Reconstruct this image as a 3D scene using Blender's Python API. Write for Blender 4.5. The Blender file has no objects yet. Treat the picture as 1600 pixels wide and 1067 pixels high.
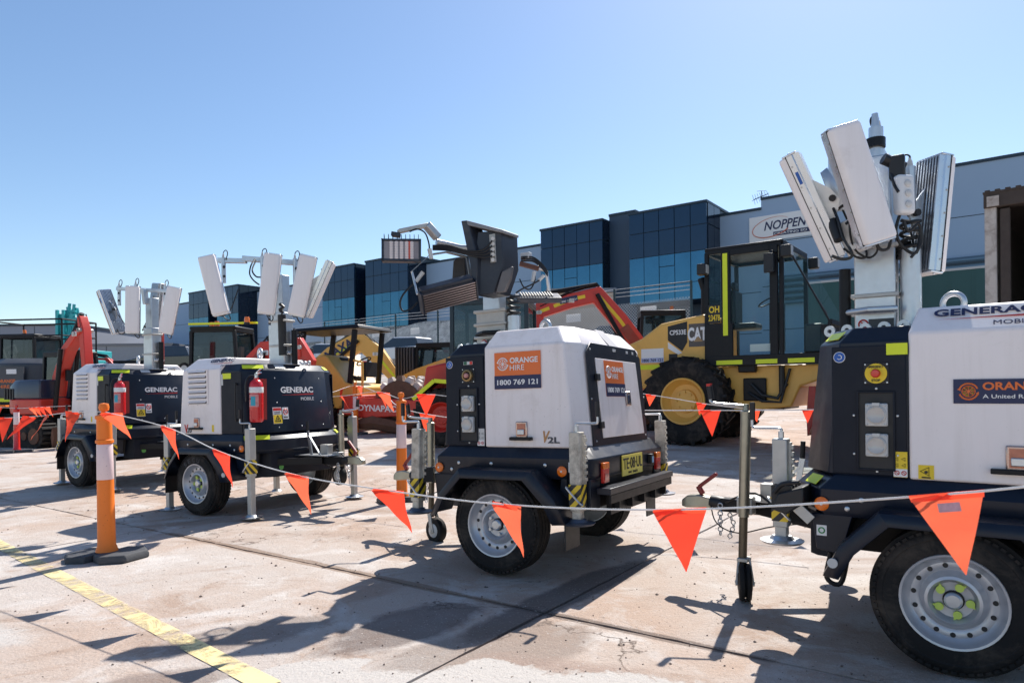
import bpy, bmesh, math, random
from mathutils import Vector, Matrix, Euler, noise
random.seed(11)
RAD = math.radians
SC = bpy.context.scene
COL = SC.collection

# ---------------------------------------------------------------- camera
FPX, CX, HY, EYE = 1067.0, 800.0, 608.0, 1.22
ROLL = RAD(-0.6)
cam = bpy.data.cameras.new('camera')
cam.lens, cam.sensor_width, cam.sensor_fit = 24.0, 36.0, 'HORIZONTAL'
cam.shift_y = (HY - 533.5) / 1600.0
cam.clip_start, cam.clip_end = 0.05, 3000
cam_ob = bpy.data.objects.new('camera', cam)
COL.objects.link(cam_ob)
cam_ob.matrix_world = Matrix.Translation((0, 0, EYE)) @ Matrix.Rotation(RAD(90), 4, 'X') @ Matrix.Rotation(ROLL, 4, 'Z')
cam.dof.use_dof = True; cam.dof.focus_distance = 5.4; cam.dof.aperture_fstop = 6.3
SC.camera = cam_ob
# ---------------------------------------------------------------- light
SUN_AZ = math.atan2(0.462, 0.887)      # clockwise from +Y
SUN_EL = RAD(48.5)
world = bpy.data.worlds.new('World'); SC.world = world; world.use_nodes = True
nt = world.node_tree
bg = nt.nodes['Background']
sky = nt.nodes.new('ShaderNodeTexSky')
sky.sky_type = 'NISHITA'; sky.sun_disc = False
sky.sun_elevation = SUN_EL; sky.sun_rotation = SUN_AZ
sky.air_density = 1.0; sky.dust_density = 0.4; sky.ozone_density = 1.5; sky.altitude = 50
hsv = nt.nodes.new('ShaderNodeHueSaturation'); hsv.inputs['Saturation'].default_value = 1.09
nt.links.new(sky.outputs[0], hsv.inputs['Color']); nt.links.new(hsv.outputs[0], bg.inputs['Color'])
bg.inputs['Strength'].default_value = 0.08
sl = bpy.data.lights.new('sun', 'SUN')
sl.energy, sl.angle, sl.color = 3.6, RAD(0.53), (1.0, 0.95, 0.88)
sun = bpy.data.objects.new('sun', sl); COL.objects.link(sun)
sdir = Vector((math.sin(SUN_AZ) * math.cos(SUN_EL), math.cos(SUN_AZ) * math.cos(SUN_EL), math.sin(SUN_EL)))
sun.rotation_euler = sdir.to_track_quat('Z', 'Y').to_euler()
sun.location = sdir * 60
vs = SC.view_settings
vs.view_transform, vs.look, vs.exposure, vs.gamma = 'Standard', 'None', 1.0, 1.0
vs.use_curve_mapping = False

# ---------------------------------------------------------------- pixel <-> place
def ray(px, py):
    dx, dy = (px - CX) / FPX, -(py - HY) / FPX
    c, s = math.cos(ROLL), math.sin(ROLL)
    return Vector((dx * c - dy * s, 1.0, dx * s + dy * c))
def W(px, py, Y):
    return Vector((0, 0, EYE)) + ray(px, py) * Y
def sm(t):
    t = max(0.0, min(1.0, t)); return t * t * (3 - 2 * t)
def gz(x, y):
    return min(max(y - 8.0, 0), 12) * 0.04 * sm((x + 10) / 8) + sm((y - 22) / 12) * 2.0
def G(px, py):
    r = ray(px, py)
    t = EYE / -r.z
    for _ in range(20):
        p = r * t
        t = (EYE - gz(p.x, p.y)) / -r.z
    return Vector((0, 0, EYE)) + r * t

# ---------------------------------------------------------------- mesh builder
class MB:
    def __init__(s, M=None):
        s.v, s.f, s.M = [], [], M
    def add(s, vs_, fs):
        o = len(s.v)
        s.v += [tuple((s.M @ Vector(p)) if s.M else p) for p in vs_]
        s.f += [tuple(o + i for i in f) for f in fs]
        return s
    def box(s, c, d, R=None):
        x, y, z = d[0] / 2, d[1] / 2, d[2] / 2
        P = [Vector(p) for p in ((-x, -y, -z), (x, -y, -z), (x, y, -z), (-x, y, -z), (-x, -y, z), (x, -y, z), (x, y, z), (-x, y, z))]
        if R is not None: P = [R @ p for p in P]
        c = Vector(c)
        return s.add([c + p for p in P], [(0, 3, 2, 1), (4, 5, 6, 7), (0, 1, 5, 4), (1, 2, 6, 5), (2, 3, 7, 6), (3, 0, 4, 7)])
    def bx(s, x0, x1, y0, y1, z0, z1):
        return s.box(((x0 + x1) / 2, (y0 + y1) / 2, (z0 + z1) / 2), (abs(x1 - x0), abs(y1 - y0), abs(z1 - z0)))
    def beam(s, a, b, w, h, up=(0, 0, 1)):
        a, b = Vector(a), Vector(b); d = (b - a); L = d.length; d.normalize()
        u = Vector(up)
        if abs(d.dot(u)) > .98: u = Vector((1, 0, 0))
        r = d.cross(u).normalized(); u2 = r.cross(d)
        R = Matrix((r, d, u2)).transposed()
        return s.box((a + b) / 2, (w, L, h), R)
    def loft(s, rings, cap=True, closed=False):
        n = len(rings[0]); V = [p for r in rings for p in r]; Fs = []
        m = len(rings)
        for i in range(m if closed else m - 1):
            a, b = i * n, ((i + 1) % m) * n
            for j in range(n):
                k = (j + 1) % n
                Fs.append((a + j, a + k, b + k, b + j))
        if cap and not closed:
            Fs.append(tuple(range(n))[::-1]); Fs.append(tuple(range((m - 1) * n, m * n)))
        return s.add(V, Fs)
    def cyl(s, p0, p1, r, r2=None, n=16, cap=True):
        p0, p1 = Vector(p0), Vector(p1); r2 = r if r2 is None else r2
        d = (p1 - p0).normalized(); q = d.to_track_quat('Z', 'Y')
        ring = lambda p, rr: [p + q @ Vector((rr * math.cos(2 * math.pi * i / n), rr * math.sin(2 * math.pi * i / n), 0)) for i in range(n)]
        return s.loft([ring(p0, r), ring(p1, r2)], cap)
    def tube(s, pts, r, n=8, closed=False, cap=True):
        pts = [Vector(p) for p in pts]
        if not closed and 3 <= len(pts) <= 9 and isinstance(r, (int, float)) and r <= .013:
            Q = []; m = len(pts)
            for i in range(m - 1):
                a, p, q, z = pts[max(0, i - 1)], pts[i], pts[i + 1], pts[min(m - 1, i + 2)]
                for k in range(5):
                    f = k / 5; Q.append((2 * p + (q - a) * f + (2 * a - 5 * p + 4 * q - z) * f * f + (3 * p - a - 3 * q + z) * f ** 3) * .5)
            pts = Q + [pts[-1]]
        rings = []; N = len(pts)
        prev = None
        for i, p in enumerate(pts):
            a = pts[(i - 1) % N] if (closed or i > 0) else p
            b = pts[(i + 1) % N] if (closed or i < N - 1) else p
            d = (b - a).normalized()
            if prev is None:
                u = Vector((0, 0, 1)) if abs(d.z) < .9 else Vector((1, 0, 0))
            else: u = prev
            x = d.cross(u).normalized(); u = x.cross(d); prev = u
            rr = r[i] if isinstance(r, (list, tuple)) else r
            rings.append([p + (x * math.cos(2 * math.pi * j / n) + u * math.sin(2 * math.pi * j / n)) * rr for j in range(n)])
        return s.loft(rings, cap, closed)
    def lathe(s, prof, o=(0, 0, 0), axis=(0, 0, 1), n=32):
        o = Vector(o); q = Vector(axis).normalized().to_track_quat('Z', 'Y')
        rings = [[o + q @ Vector((r * math.cos(2 * math.pi * i / n), r * math.sin(2 * math.pi * i / n), h)) for i in range(n)] for r, h in prof]
        return s.loft(rings, True, closed=(prof[0][0] > 1e-6 and prof[-1][0] > 1e-6))
    def prism(s, poly, ax, a, b):
        f = {'x': lambda p, t: (t, p[0], p[1]), 'y': lambda p, t: (p[0], t, p[1]), 'z': lambda p, t: (p[0], p[1], t)}[ax]
        return s.loft([[f(p, a) for p in poly], [f(p, b) for p in poly]])
    def quad(s, a, b, c, d): return s.add([a, b, c, d], [(0, 1, 2, 3)])
    def torus(s, c, R_, r, axis=(0, 0, 1), n=24, m=10, a0=0, a1=360):
        q = Vector(axis).normalized().to_track_quat('Z', 'Y'); c = Vector(c)
        full = (a1 - a0) >= 360
        k = n if full else n + 1
        pts = [c + q @ Vector((R_ * math.cos(RAD(a0 + (a1 - a0) * i / n)), R_ * math.sin(RAD(a0 + (a1 - a0) * i / n)), 0)) for i in range(k)]
        return s.tube(pts, r, m, closed=full)
    def build(s, name, mat, parent=None, bevel=0, seg=2, smooth=35, solid=0, mtx=None, fix=True):
        me = bpy.data.meshes.new(name)
        me.from_pydata(s.v, [], s.f)
        if fix:
            bm = bmesh.new(); bm.from_mesh(me)
            bmesh.ops.remove_doubles(bm, verts=bm.verts, dist=1e-5)
            bmesh.ops.recalc_face_normals(bm, faces=bm.faces)
            bm.to_mesh(me); bm.free()
        if smooth:
            me.polygons.foreach_set('use_smooth', [True] * len(me.polygons))
            me.set_sharp_from_angle(angle=RAD(smooth))
        me.materials.append(mat)
        return link(name, me, parent, bevel, seg, solid, mtx)
def link(name, me, parent=None, bevel=0, seg=2, solid=0, mtx=None):
    o = bpy.data.objects.new(name, me); COL.objects.link(o)
    if parent: o.parent = parent
    if mtx is not None: o.matrix_local = mtx
    if solid:
        m = o.modifiers.new('solid', 'SOLIDIFY'); m.thickness = solid; m.offset = 0
    if bevel:
        m = o.modifiers.new('bevel', 'BEVEL'); m.width = bevel; m.segments = seg; m.limit_method = 'ANGLE'; m.angle_limit = RAD(40)
        m.harden_normals = False
    return o
def thing(name, label, cat, loc=(0, 0, 0), rz=0, group=None, rot=None):
    o = bpy.data.objects.new(name, None); COL.objects.link(o)
    o.empty_display_size = .2
    o.location = loc; o.rotation_euler = rot if rot else (0, 0, rz)
    o['label'] = label; o['category'] = cat
    if group: o['group'] = group
    bpy.context.view_layer.update() if False else None
    return o
def tag(o, label, cat, group=None):
    o['label'] = label; o['category'] = cat
    if group: o['group'] = group
    return o
def FR(o, right, up):
    r = Vector(right).normalized(); u = Vector(up); u = (u - r * u.dot(r)).normalized(); n = r.cross(u)
    m = Matrix((r, u, n)).transposed().to_4x4(); m.translation = Vector(o); return m
def LM(o):   # local matrix of a root
    return Matrix.LocRotScale(o.location, o.rotation_euler, o.scale)
def decal(name, mat, parent, M, u, v, w, h, t=.003, lift=0.0):
    b = MB(M); b.box((u, v, t / 2 + lift), (w, h, t)); return b.build(name, mat, parent, smooth=0)
def disc(name, mat, parent, M, u, v, r, t=.003, n=24, lift=0.0):
    b = MB(M); b.cyl((u, v, lift), (u, v, lift + t), r, n=n); return b.build(name, mat, parent)
_txt = {}
def text(name, mat, parent, M, s, u, v, cap, width=None, bold=0.0, lift=.005, shear=0, align='CENTER'):
    key = (s, bold, shear)
    if key not in _txt:
        c = bpy.data.curves.new('t', 'FONT'); c.body = s; c.size = 1.0; c.offset = bold; c.shear = shear; c.resolution_u = 3
        c.extrude = 0.002
        o = bpy.data.objects.new('t', c)
        me = bpy.data.meshes.new_from_object(o)
        bpy.data.objects.remove(o)
        xs = [p.co.x for p in me.vertices]; ys = [p.co.y for p in me.vertices]
        _txt[key] = ([tuple(p.co) for p in me.vertices], [tuple(p.vertices) for p in me.polygons], min(xs), max(xs), min(ys), max(ys))
    vs_, fs, x0, x1, y0, y1 = _txt[key]
    k = cap / (y1 - y0); kx = k if width is None else width / (x1 - x0)
    w = (x1 - x0) * kx
    off = {'CENTER': -w / 2, 'LEFT': 0, 'RIGHT': -w}[align]
    b = MB(M)
    b.add([(u + off + (p[0] - x0) * kx, v + (p[1] - (y0 + y1) / 2) * k, lift + p[2] * .3) for p in vs_], fs)
    return b.build(name, mat, parent, smooth=0, fix=False)

# ---------------------------------------------------------------- materials
def nd(t, k, **kw):
    n = t.nodes.new(k)
    for a, b in kw.items(): setattr(n, a, b)
    return n
def mixc(t, fac, a, b, mode='MIX'):
    m = nd(t, 'ShaderNodeMix', data_type='RGBA', blend_type=mode)
    if isinstance(fac, (int, float)): m.inputs['Factor'].default_value = fac
    else: t.links.new(fac, m.inputs['Factor'])
    for k, v in ((6, a), (7, b)):
        if isinstance(v, (tuple, list)): m.inputs[k].default_value = (*v[:3], 1)
        else: t.links.new(v, m.inputs[k])
    return m.outputs[2]
def ramp(t, src, p0, p1, c0=(0, 0, 0), c1=(1, 1, 1)):
    r = nd(t, 'ShaderNodeValToRGB'); e = r.color_ramp.elements
    e[0].position, e[1].position = p0, p1; e[0].color = (*c0, 1); e[1].color = (*c1, 1)
    t.links.new(src, r.inputs[0]); return r.outputs[0]
def tnoise(t, co, scale, detail=6, rough=.6, dist=0):
    n = nd(t, 'ShaderNodeTexNoise'); n.inputs['Scale'].default_value = scale; n.inputs['Detail'].default_value = detail
    n.inputs['Roughness'].default_value = rough; n.inputs['Distortion'].default_value = dist
    t.links.new(co, n.inputs['Vector']); return n.outputs[0]
def mat(name, col, rough=.5, metal=0.0, var=.12, scale=6, bump=0.0, dirt=0.0, dcol=(.22, .16, .11), coat=0.0, emis=0, trans=0, dscale=3, spec=.5, speck=0.0, streak=0.0):
    m = bpy.data.materials.new(name); m.use_nodes = True; t = m.node_tree
    b = t.nodes['Principled BSDF']
    g = nd(t, 'ShaderNodeNewGeometry').outputs['Position']
    co = nd(t, 'ShaderNodeTexCoord').outputs['Object']
    n = tnoise(t, co, scale, 5, .6)
    c = mixc(t, n, tuple(x * (1 - var) for x in col), tuple(min(1, x * (1 + var)) for x in col))
    r_out = None
    if dirt:
        d = tnoise(t, co, dscale, 9, .72, .4)
        fac = ramp(t, d, .62 - .3 * dirt, .82 - .2 * dirt)
        mm = nd(t, 'ShaderNodeMath', operation='MULTIPLY'); mm.inputs[1].default_value = min(1, .35 + .65 * dirt)
        t.links.new(fac, mm.inputs[0])
        c = mixc(t, mm.outputs[0], c, dcol)
    if streak:
        mp = nd(t, 'ShaderNodeMapping'); mp.inputs['Scale'].default_value = (16, 16, .9); t.links.new(co, mp.inputs[0])
        sm_ = nd(t, 'ShaderNodeMath', operation='MULTIPLY'); t.links.new(ramp(t, tnoise(t, mp.outputs[0], 1.0, 6, .65), .5, .78), sm_.inputs[0]); sm_.inputs[1].default_value = streak
        c = mixc(t, sm_.outputs[0], c, dcol)
    if speck:
        s2 = tnoise(t, co, 90, 3, .6)
        c = mixc(t, ramp(t, s2, .66, .72), c, tuple(x * (1 - speck) for x in col))
    t.links.new(c, b.inputs['Base Color'])
    rr = nd(t, 'ShaderNodeMapRange'); t.links.new(tnoise(t, co, scale * 2.3, 6, .65), rr.inputs[0])
    rr.inputs[3].default_value = max(.02, rough - .12); rr.inputs[4].default_value = min(1, rough + .12)
    t.links.new(rr.outputs[0], b.inputs['Roughness'])
    b.inputs['Metallic'].default_value = metal
    b.inputs['Specular IOR Level'].default_value = spec
    if coat: b.inputs['Coat Weight'].default_value = coat; b.inputs['Coat Roughness'].default_value = .08
    if emis: b.inputs['Emission Color'].default_value = (*col, 1); b.inputs['Emission Strength'].default_value = emis
    if trans: b.inputs['Transmission Weight'].default_value = trans
    if bump:
        bp = nd(t, 'ShaderNodeBump'); bp.inputs['Strength'].default_value = bump; bp.inputs['Distance'].default_value = .01
        t.links.new(tnoise(t, co, scale * 6, 6, .65), bp.inputs['Height']); t.links.new(bp.outputs[0], b.inputs['Normal'])
    return m
def glass_mat(name, col, alpha_mix=.5, rough=.03):
    """tinted pane: part clear, part dark reflective glass"""
    m = bpy.data.materials.new(name); m.use_nodes = True; t = m.node_tree
    b = t.nodes['Principled BSDF']; b.inputs['Base Color'].default_value = (*col, 1); b.inputs['Roughness'].default_value = rough
    b.inputs['IOR'].default_value = 1.52
    b.inputs['Specular IOR Level'].default_value = .8
    tr = nd(t, 'ShaderNodeBsdfTransparent'); tr.inputs[0].default_value = (.88, .96, .95, 1)
    mx = nd(t, 'ShaderNodeMixShader'); mx.inputs[0].default_value = alpha_mix
    t.links.new(tr.outputs[0], mx.inputs[1]); t.links.new(b.outputs[0], mx.inputs[2])
    t.links.new(mx.outputs[0], t.nodes['Material Output'].inputs[0]); return m
def cloth_mat(name, col, tl=.45):
    m = bpy.data.materials.new(name); m.use_nodes = True; t = m.node_tree
    b = t.nodes['Principled BSDF']; b.inputs['Base Color'].default_value = (*col, 1); b.inputs['Roughness'].default_value = .45
    co = nd(t, 'ShaderNodeTexCoord').outputs['Object']
    c = mixc(t, tnoise(t, co, 9, 5, .6), tuple(x * .86 for x in col), col); t.links.new(c, b.inputs['Base Color'])
    bp = nd(t, 'ShaderNodeBump'); bp.inputs['Strength'].default_value = .5; bp.inputs['Distance'].default_value = .015
    t.links.new(tnoise(t, co, 14, 3, .5, 1.0), bp.inputs['Height']); t.links.new(bp.outputs[0], b.inputs['Normal'])
    tr = nd(t, 'ShaderNodeBsdfTranslucent'); tr.inputs[0].default_value = (*col, 1)
    mx = nd(t, 'ShaderNodeMixShader'); mx.inputs[0].default_value = tl
    t.links.new(b.outputs[0], mx.inputs[1]); t.links.new(tr.outputs[0], mx.inputs[2])
    t.links.new(mx.outputs[0], t.nodes['Material Output'].inputs[0]); return m
def concrete_mat(name, base=(.53, .465, .415), dust=(.485, .355, .275), pale=(.63, .585, .545), paint=None):
    m = bpy.data.materials.new(name); m.use_nodes = True; t = m.node_tree
    b = t.nodes['Principled BSDF']
    P = nd(t, 'ShaderNodeNewGeometry').outputs['Position']
    n1 = tnoise(t, P, .33, 7, .6, .3); n2 = tnoise(t, P, 1.7, 9, .68, .5); n3 = tnoise(t, P, 7, 8, .7)
    mp = nd(t, 'ShaderNodeMapping'); mp.inputs['Rotation'].default_value = (0, 0, RAD(35)); mp.inputs['Scale'].default_value = (.5, 1.6, 1)
    t.links.new(P, mp.inputs[0]); n4 = tnoise(t, mp.outputs[0], .9, 8, .62, .6)
    c = mixc(t, ramp(t, n1, .43, .57), base, dust)
    c = mixc(t, ramp(t, tnoise(t, P, .95, 9, .7, .8), .54, .62), c, tuple(x * .86 for x in dust))
    c = mixc(t, ramp(t, n2, .50, .66), c, pale)
    c = mixc(t, ramp(t, n4, .55, .66), c, tuple(x * .80 for x in dust))
    c = mixc(t, ramp(t, n3, .60, .75), c, (.40, .30, .24))
    c2 = mixc(t, ramp(t, tnoise(t, P, 3.2, 9, .7, .8), .58, .80), c, pale)
    cr = tnoise(t, P, .55, 8, .55, .25); ca = nd(t, 'ShaderNodeMath', operation='SUBTRACT'); t.links.new(cr, ca.inputs[0]); ca.inputs[1].default_value = .5
    cb_ = nd(t, 'ShaderNodeMath', operation='ABSOLUTE'); t.links.new(ca.outputs[0], cb_.inputs[0])
    cm = nd(t, 'ShaderNodeMath', operation='MULTIPLY'); t.links.new(ramp(t, cb_.outputs[0], .0008, .003, (1, 1, 1), (0, 0, 0)), cm.inputs[0]); t.links.new(ramp(t, tnoise(t, P, .45, 3, .5), .52, .56), cm.inputs[1])
    c2 = mixc(t, cm.outputs[0], c2, (.12, .085, .065))
    # oil / damp stains with their own outline
    def blob(x, y, rx, ry, rot, edge=.22, wob=.55):
        mm = nd(t, 'ShaderNodeMapping', vector_type='TEXTURE'); mm.inputs['Location'].default_value = (x, y, 0); mm.inputs['Rotation'].default_value = (0, 0, RAD(rot)); mm.inputs['Scale'].default_value = (rx, ry, 50)
        t.links.new(P, mm.inputs[0])
        ln = nd(t, 'ShaderNodeVectorMath', operation='LENGTH'); t.links.new(mm.outputs[0], ln.inputs[0])
        ad = nd(t, 'ShaderNodeMath', operation='ADD'); t.links.new(ln.outputs['Value'], ad.inputs[0])
        ml = nd(t, 'ShaderNodeMath', operation='MULTIPLY'); t.links.new(n2, ml.inputs[0]); ml.inputs[1].default_value = wob * 2
        sb = nd(t, 'ShaderNodeMath', operation='SUBTRACT'); t.links.new(ml.outputs[0], sb.inputs[0]); sb.inputs[1].default_value = wob
        t.links.new(sb.outputs[0], ad.inputs[1])
        return ramp(t, ad.outputs[0], 1 - edge, 1, (1, 1, 1), (0, 0, 0))
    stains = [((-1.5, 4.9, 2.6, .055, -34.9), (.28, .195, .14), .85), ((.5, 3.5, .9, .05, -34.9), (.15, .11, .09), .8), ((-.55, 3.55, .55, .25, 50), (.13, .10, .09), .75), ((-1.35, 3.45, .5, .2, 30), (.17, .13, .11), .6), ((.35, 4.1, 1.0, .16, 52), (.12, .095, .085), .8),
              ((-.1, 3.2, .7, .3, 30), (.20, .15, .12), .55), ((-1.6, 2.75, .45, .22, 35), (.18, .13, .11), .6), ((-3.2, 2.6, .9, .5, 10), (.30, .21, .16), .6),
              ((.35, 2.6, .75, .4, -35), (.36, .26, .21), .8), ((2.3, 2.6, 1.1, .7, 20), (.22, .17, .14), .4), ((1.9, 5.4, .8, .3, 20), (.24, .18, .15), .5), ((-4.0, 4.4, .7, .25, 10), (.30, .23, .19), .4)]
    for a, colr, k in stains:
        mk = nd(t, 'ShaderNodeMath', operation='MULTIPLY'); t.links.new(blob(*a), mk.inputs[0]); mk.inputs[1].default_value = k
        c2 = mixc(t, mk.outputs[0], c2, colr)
    for a in ((-.15, 2.72, 1.0, .30, -6, .10, 1.0), (.3, 2.45, .7, .25, -20, .10, 1.0), (-1.0, 2.9, .4, .14, 30, .08, .9), (-2.9, 3.3, .5, .3, 20, .3, 1.0)):
        c2 = mixc(t, blob(*a), c2, (.56, .52, .48))
    c2 = mixc(t, ramp(t, tnoise(t, P, 55, 5, .65), .60, .70), c2, (.30, .23, .19)); c2 = mixc(t, ramp(t, tnoise(t, P, 70, 5, .65), .60, .72), c2, (.66, .62, .58))
    pits = ramp(t, tnoise(t, P, 26, 4, .6), .655, .70)
    c2 = mixc(t, pits, c2, (.20, .15, .12))
    g = tnoise(t, P, 160, 3, .6)
    c2 = mixc(t, ramp(t, g, .3, .7), mixc(t, .28, c2, (.1, .08, .07)), c2)
    t.links.new(c2, b.inputs['Base Color'])
    b.inputs['Roughness'].default_value = .85; b.inputs['Specular IOR Level'].default_value = .3
    bp = nd(t, 'ShaderNodeBump'); bp.inputs['Strength'].default_value = .55; bp.inputs['Distance'].default_value = .02
    ad = nd(t, 'ShaderNodeMath', operation='ADD'); t.links.new(n3, ad.inputs[0]); t.links.new(tnoise(t, P, 45, 6, .7), ad.inputs[1])
    t.links.new(ad.outputs[0], bp.inputs['Height']); t.links.new(bp.outputs[0], b.inputs['Normal'])
    if paint:
        b.inputs['Roughness'].default_value = .7
    return m
def worn_paint(name, col):
    m = mat(name, col, .65, var=.12, scale=5, dirt=.45, dcol=(.60, .50, .38)); t = m.node_tree
    P = nd(t, 'ShaderNodeNewGeometry').outputs['Position']
    w = ramp(t, tnoise(t, P, 3.2, 12, .82, .5), .44, .58)
    tr = nd(t, 'ShaderNodeBsdfTransparent'); mx = nd(t, 'ShaderNodeMixShader')
    t.links.new(w, mx.inputs[0]); t.links.new(t.nodes['Principled BSDF'].outputs[0], mx.inputs[1]); t.links.new(tr.outputs[0], mx.inputs[2])
    t.links.new(mx.outputs[0], t.nodes['Material Output'].inputs[0]); return m
def hazard_mat(name):
    m = mat(name, (.8, .6, .05), .5, dirt=.3); t = m.node_tree
    co = nd(t, 'ShaderNodeTexCoord').outputs['Object']
    sep = nd(t, 'ShaderNodeSeparateXYZ'); t.links.new(co, sep.inputs[0])
    a = nd(t, 'ShaderNodeMath', operation='ADD'); t.links.new(sep.outputs[0], a.inputs[0]); t.links.new(sep.outputs[2], a.inputs[1])
    a2 = nd(t, 'ShaderNodeMath', operation='ADD'); t.links.new(a.outputs[0], a2.inputs[0]); t.links.new(sep.outputs[1], a2.inputs[1])
    ml = nd(t, 'ShaderNodeMath', operation='MULTIPLY'); t.links.new(a2.outputs[0], ml.inputs[0]); ml.inputs[1].default_value = 13
    fr = nd(t, 'ShaderNodeMath', operation='FRACT'); t.links.new(ml.outputs[0], fr.inputs[0])
    c = mixc(t, ramp(t, fr.outputs[0], .49, .51), (.02, .02, .02), (.75, .52, .03))
    t.links.new(c, t.nodes['Principled BSDF'].inputs['Base Color']); return m

navy = mat('dark_paint', (.006, .011, .024), .36, var=.25, dirt=.10, dcol=(.045, .038, .034), spec=.32, coat=.06, streak=.12)
navy_worn = mat('dark_paint_worn', (.011, .015, .026), .36, var=.3, dirt=.28, dcol=(.05, .042, .036), spec=.32, coat=.05, streak=.25)
panel_dk = mat('dark_panel', (.008, .011, .020), .5, var=.2, dirt=.1, dcol=(.035, .03, .026), spec=.25, streak=.12)
white = mat('white_paint', (.86, .79, .775), .38, var=.04, dirt=.14, dcol=(.50, .43, .37), coat=.15, dscale=2, speck=.1, streak=.22)
white_worn = mat('white_paint_worn', (.84, .77, .755), .42, var=.04, dirt=.22, dcol=(.50, .42, .36), coat=.05, dscale=2.5, speck=.3, streak=.35)
galv = mat('galvanised_steel', (.58, .60, .62), .38, .85, var=.14, scale=14, bump=.06, dirt=.10, dcol=(.42, .40, .37))
galv_dull = mat('dull_galvanised', (.50, .49, .46), .55, .55, var=.18, scale=16, bump=.08, dirt=.25, dcol=(.33, .28, .22))
galv_worn = mat('rusty_galvanised', (.60, .55, .46), .6, .08, var=.2, scale=18, bump=.1, dirt=.62, dcol=(.07, .05, .035), dscale=11)
alu = mat('aluminium', (.66, .69, .73), .3, .9, var=.08, scale=10, bump=.02)
black = mat('black_plastic', (.010, .010, .012), .5, var=.3, dirt=.1, dcol=(.04, .035, .03))
black_metal = mat('black_metal', (.008, .008, .010), .45, var=.3, dirt=.12, dcol=(.035, .03, .026), spec=.28)
rubber = mat('tyre_rubber', (.014, .0135, .014), .75, var=.35, scale=18, bump=.15, dirt=.5, dcol=(.105, .083, .066), spec=.22, dscale=5)
rubber_grey = mat('grey_rubber', (.06, .062, .068), .8, var=.3, scale=12, bump=.2, dirt=.35, dcol=(.2, .16, .13))
rim_m = mat('wheel_silver', (.50, .51, .54), .38, .55, var=.1, scale=10, dirt=.2, dcol=(.24, .20, .17))
diff_m = mat('lamp_diffuser', (.86, .81, .795), .45, var=.04, scale=5, dirt=.12, dcol=(.55, .48, .43), coat=.2, streak=.2)
hivis = mat('reflective_yellow', (.72, .80, .02), .45, var=.06)
orange_p = mat('bollard_orange', (.88, .20, .015), .5, var=.10, scale=5, dirt=.12, dcol=(.35, .13, .05), speck=.5)
band_p = mat('bollard_white_band', (.80, .62, .62), .4, var=.06, dirt=.15, dcol=(.5, .35, .32), speck=.6)
red_p = mat('red_paint', (.58, .035, .02), .4, var=.15, dirt=.25, dcol=(.25, .12, .08))
red_ext = mat('extinguisher_red', (.62, .015, .02), .25, var=.06, coat=.5)
dark_red = mat('dark_red_paint', (.30, .025, .018), .45, var=.2, dirt=.4, dcol=(.16, .10, .07))
catyel = mat('machine_yellow', (.80, .445, .095), .42, var=.10, dirt=.18, dcol=(.38, .23, .10))
teal_p = mat('teal_paint', (.03, .36, .38), .42, var=.12, dirt=.2, dcol=(.12, .2, .2))
dkgrey = mat('charcoal_paint', (.055, .06, .072), .5, var=.15, dirt=.2, dcol=(.14, .12, .1))
rust_m = mat('rusty_steel', (.15, .075, .045), .8, .1, var=.4, scale=10, bump=.25, dirt=.4, dcol=(.06, .04, .03))
ink = mat('black_print', (.012, .012, .014), .5, var=0)
navy_ink = mat('navy_print', (.012, .018, .075), .45, var=0)
white_ink = mat('white_print', (.80, .79, .78), .45, var=0)
orange_ink = mat('orange_print', (.78, .165, .03), .45, var=.04)
red_ink = mat('red_print', (.60, .03, .02), .45, var=0)
yel_ink = mat('yellow_print', (.82, .58, .02), .45, var=.03)
blue_ink = mat('blue_print', (.015, .10, .40), .45, var=0)
cyan_ink = mat('cyan_print', (.03, .36, .48), .45, var=.1)
amber = mat('amber_lens', (.85, .18, .01), .25, var=.05, coat=.4)
red_lens = mat('red_lens', (.62, .02, .015), .2, var=.05, coat=.4)
nut_green = mat('nut_pointer_green', (.55, .68, .12), .5, var=.1)
hazard = hazard_mat('hazard_stripes')
socket_m = mat('socket_grey', (.55, .55, .54), .35, var=.05, dirt=.15)
zinc = mat('yellow_zinc_steel', (.40, .37, .29), .38, .75, var=.25, scale=10, dirt=.3, dcol=(.16, .13, .09))
rope_m = mat('bunting_string', (.74, .72, .70), .8, var=.1)
flag_m = cloth_mat('orange_flag_cloth', (.95, .105, .045), .55)
flag_ms = [flag_m, cloth_mat('faded_flag_cloth', (.93, .16, .075), .55), cloth_mat('red_flag_cloth', (.93, .065, .03), .5)]
cabglass = glass_mat('cab_glass', (.02, .09, .11), .16)
dkglass = glass_mat('dark_cab_glass', (.01, .02, .025), .75)
cable_m = mat('black_cable', (.012, .012, .013), .5, var=.2)
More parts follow.
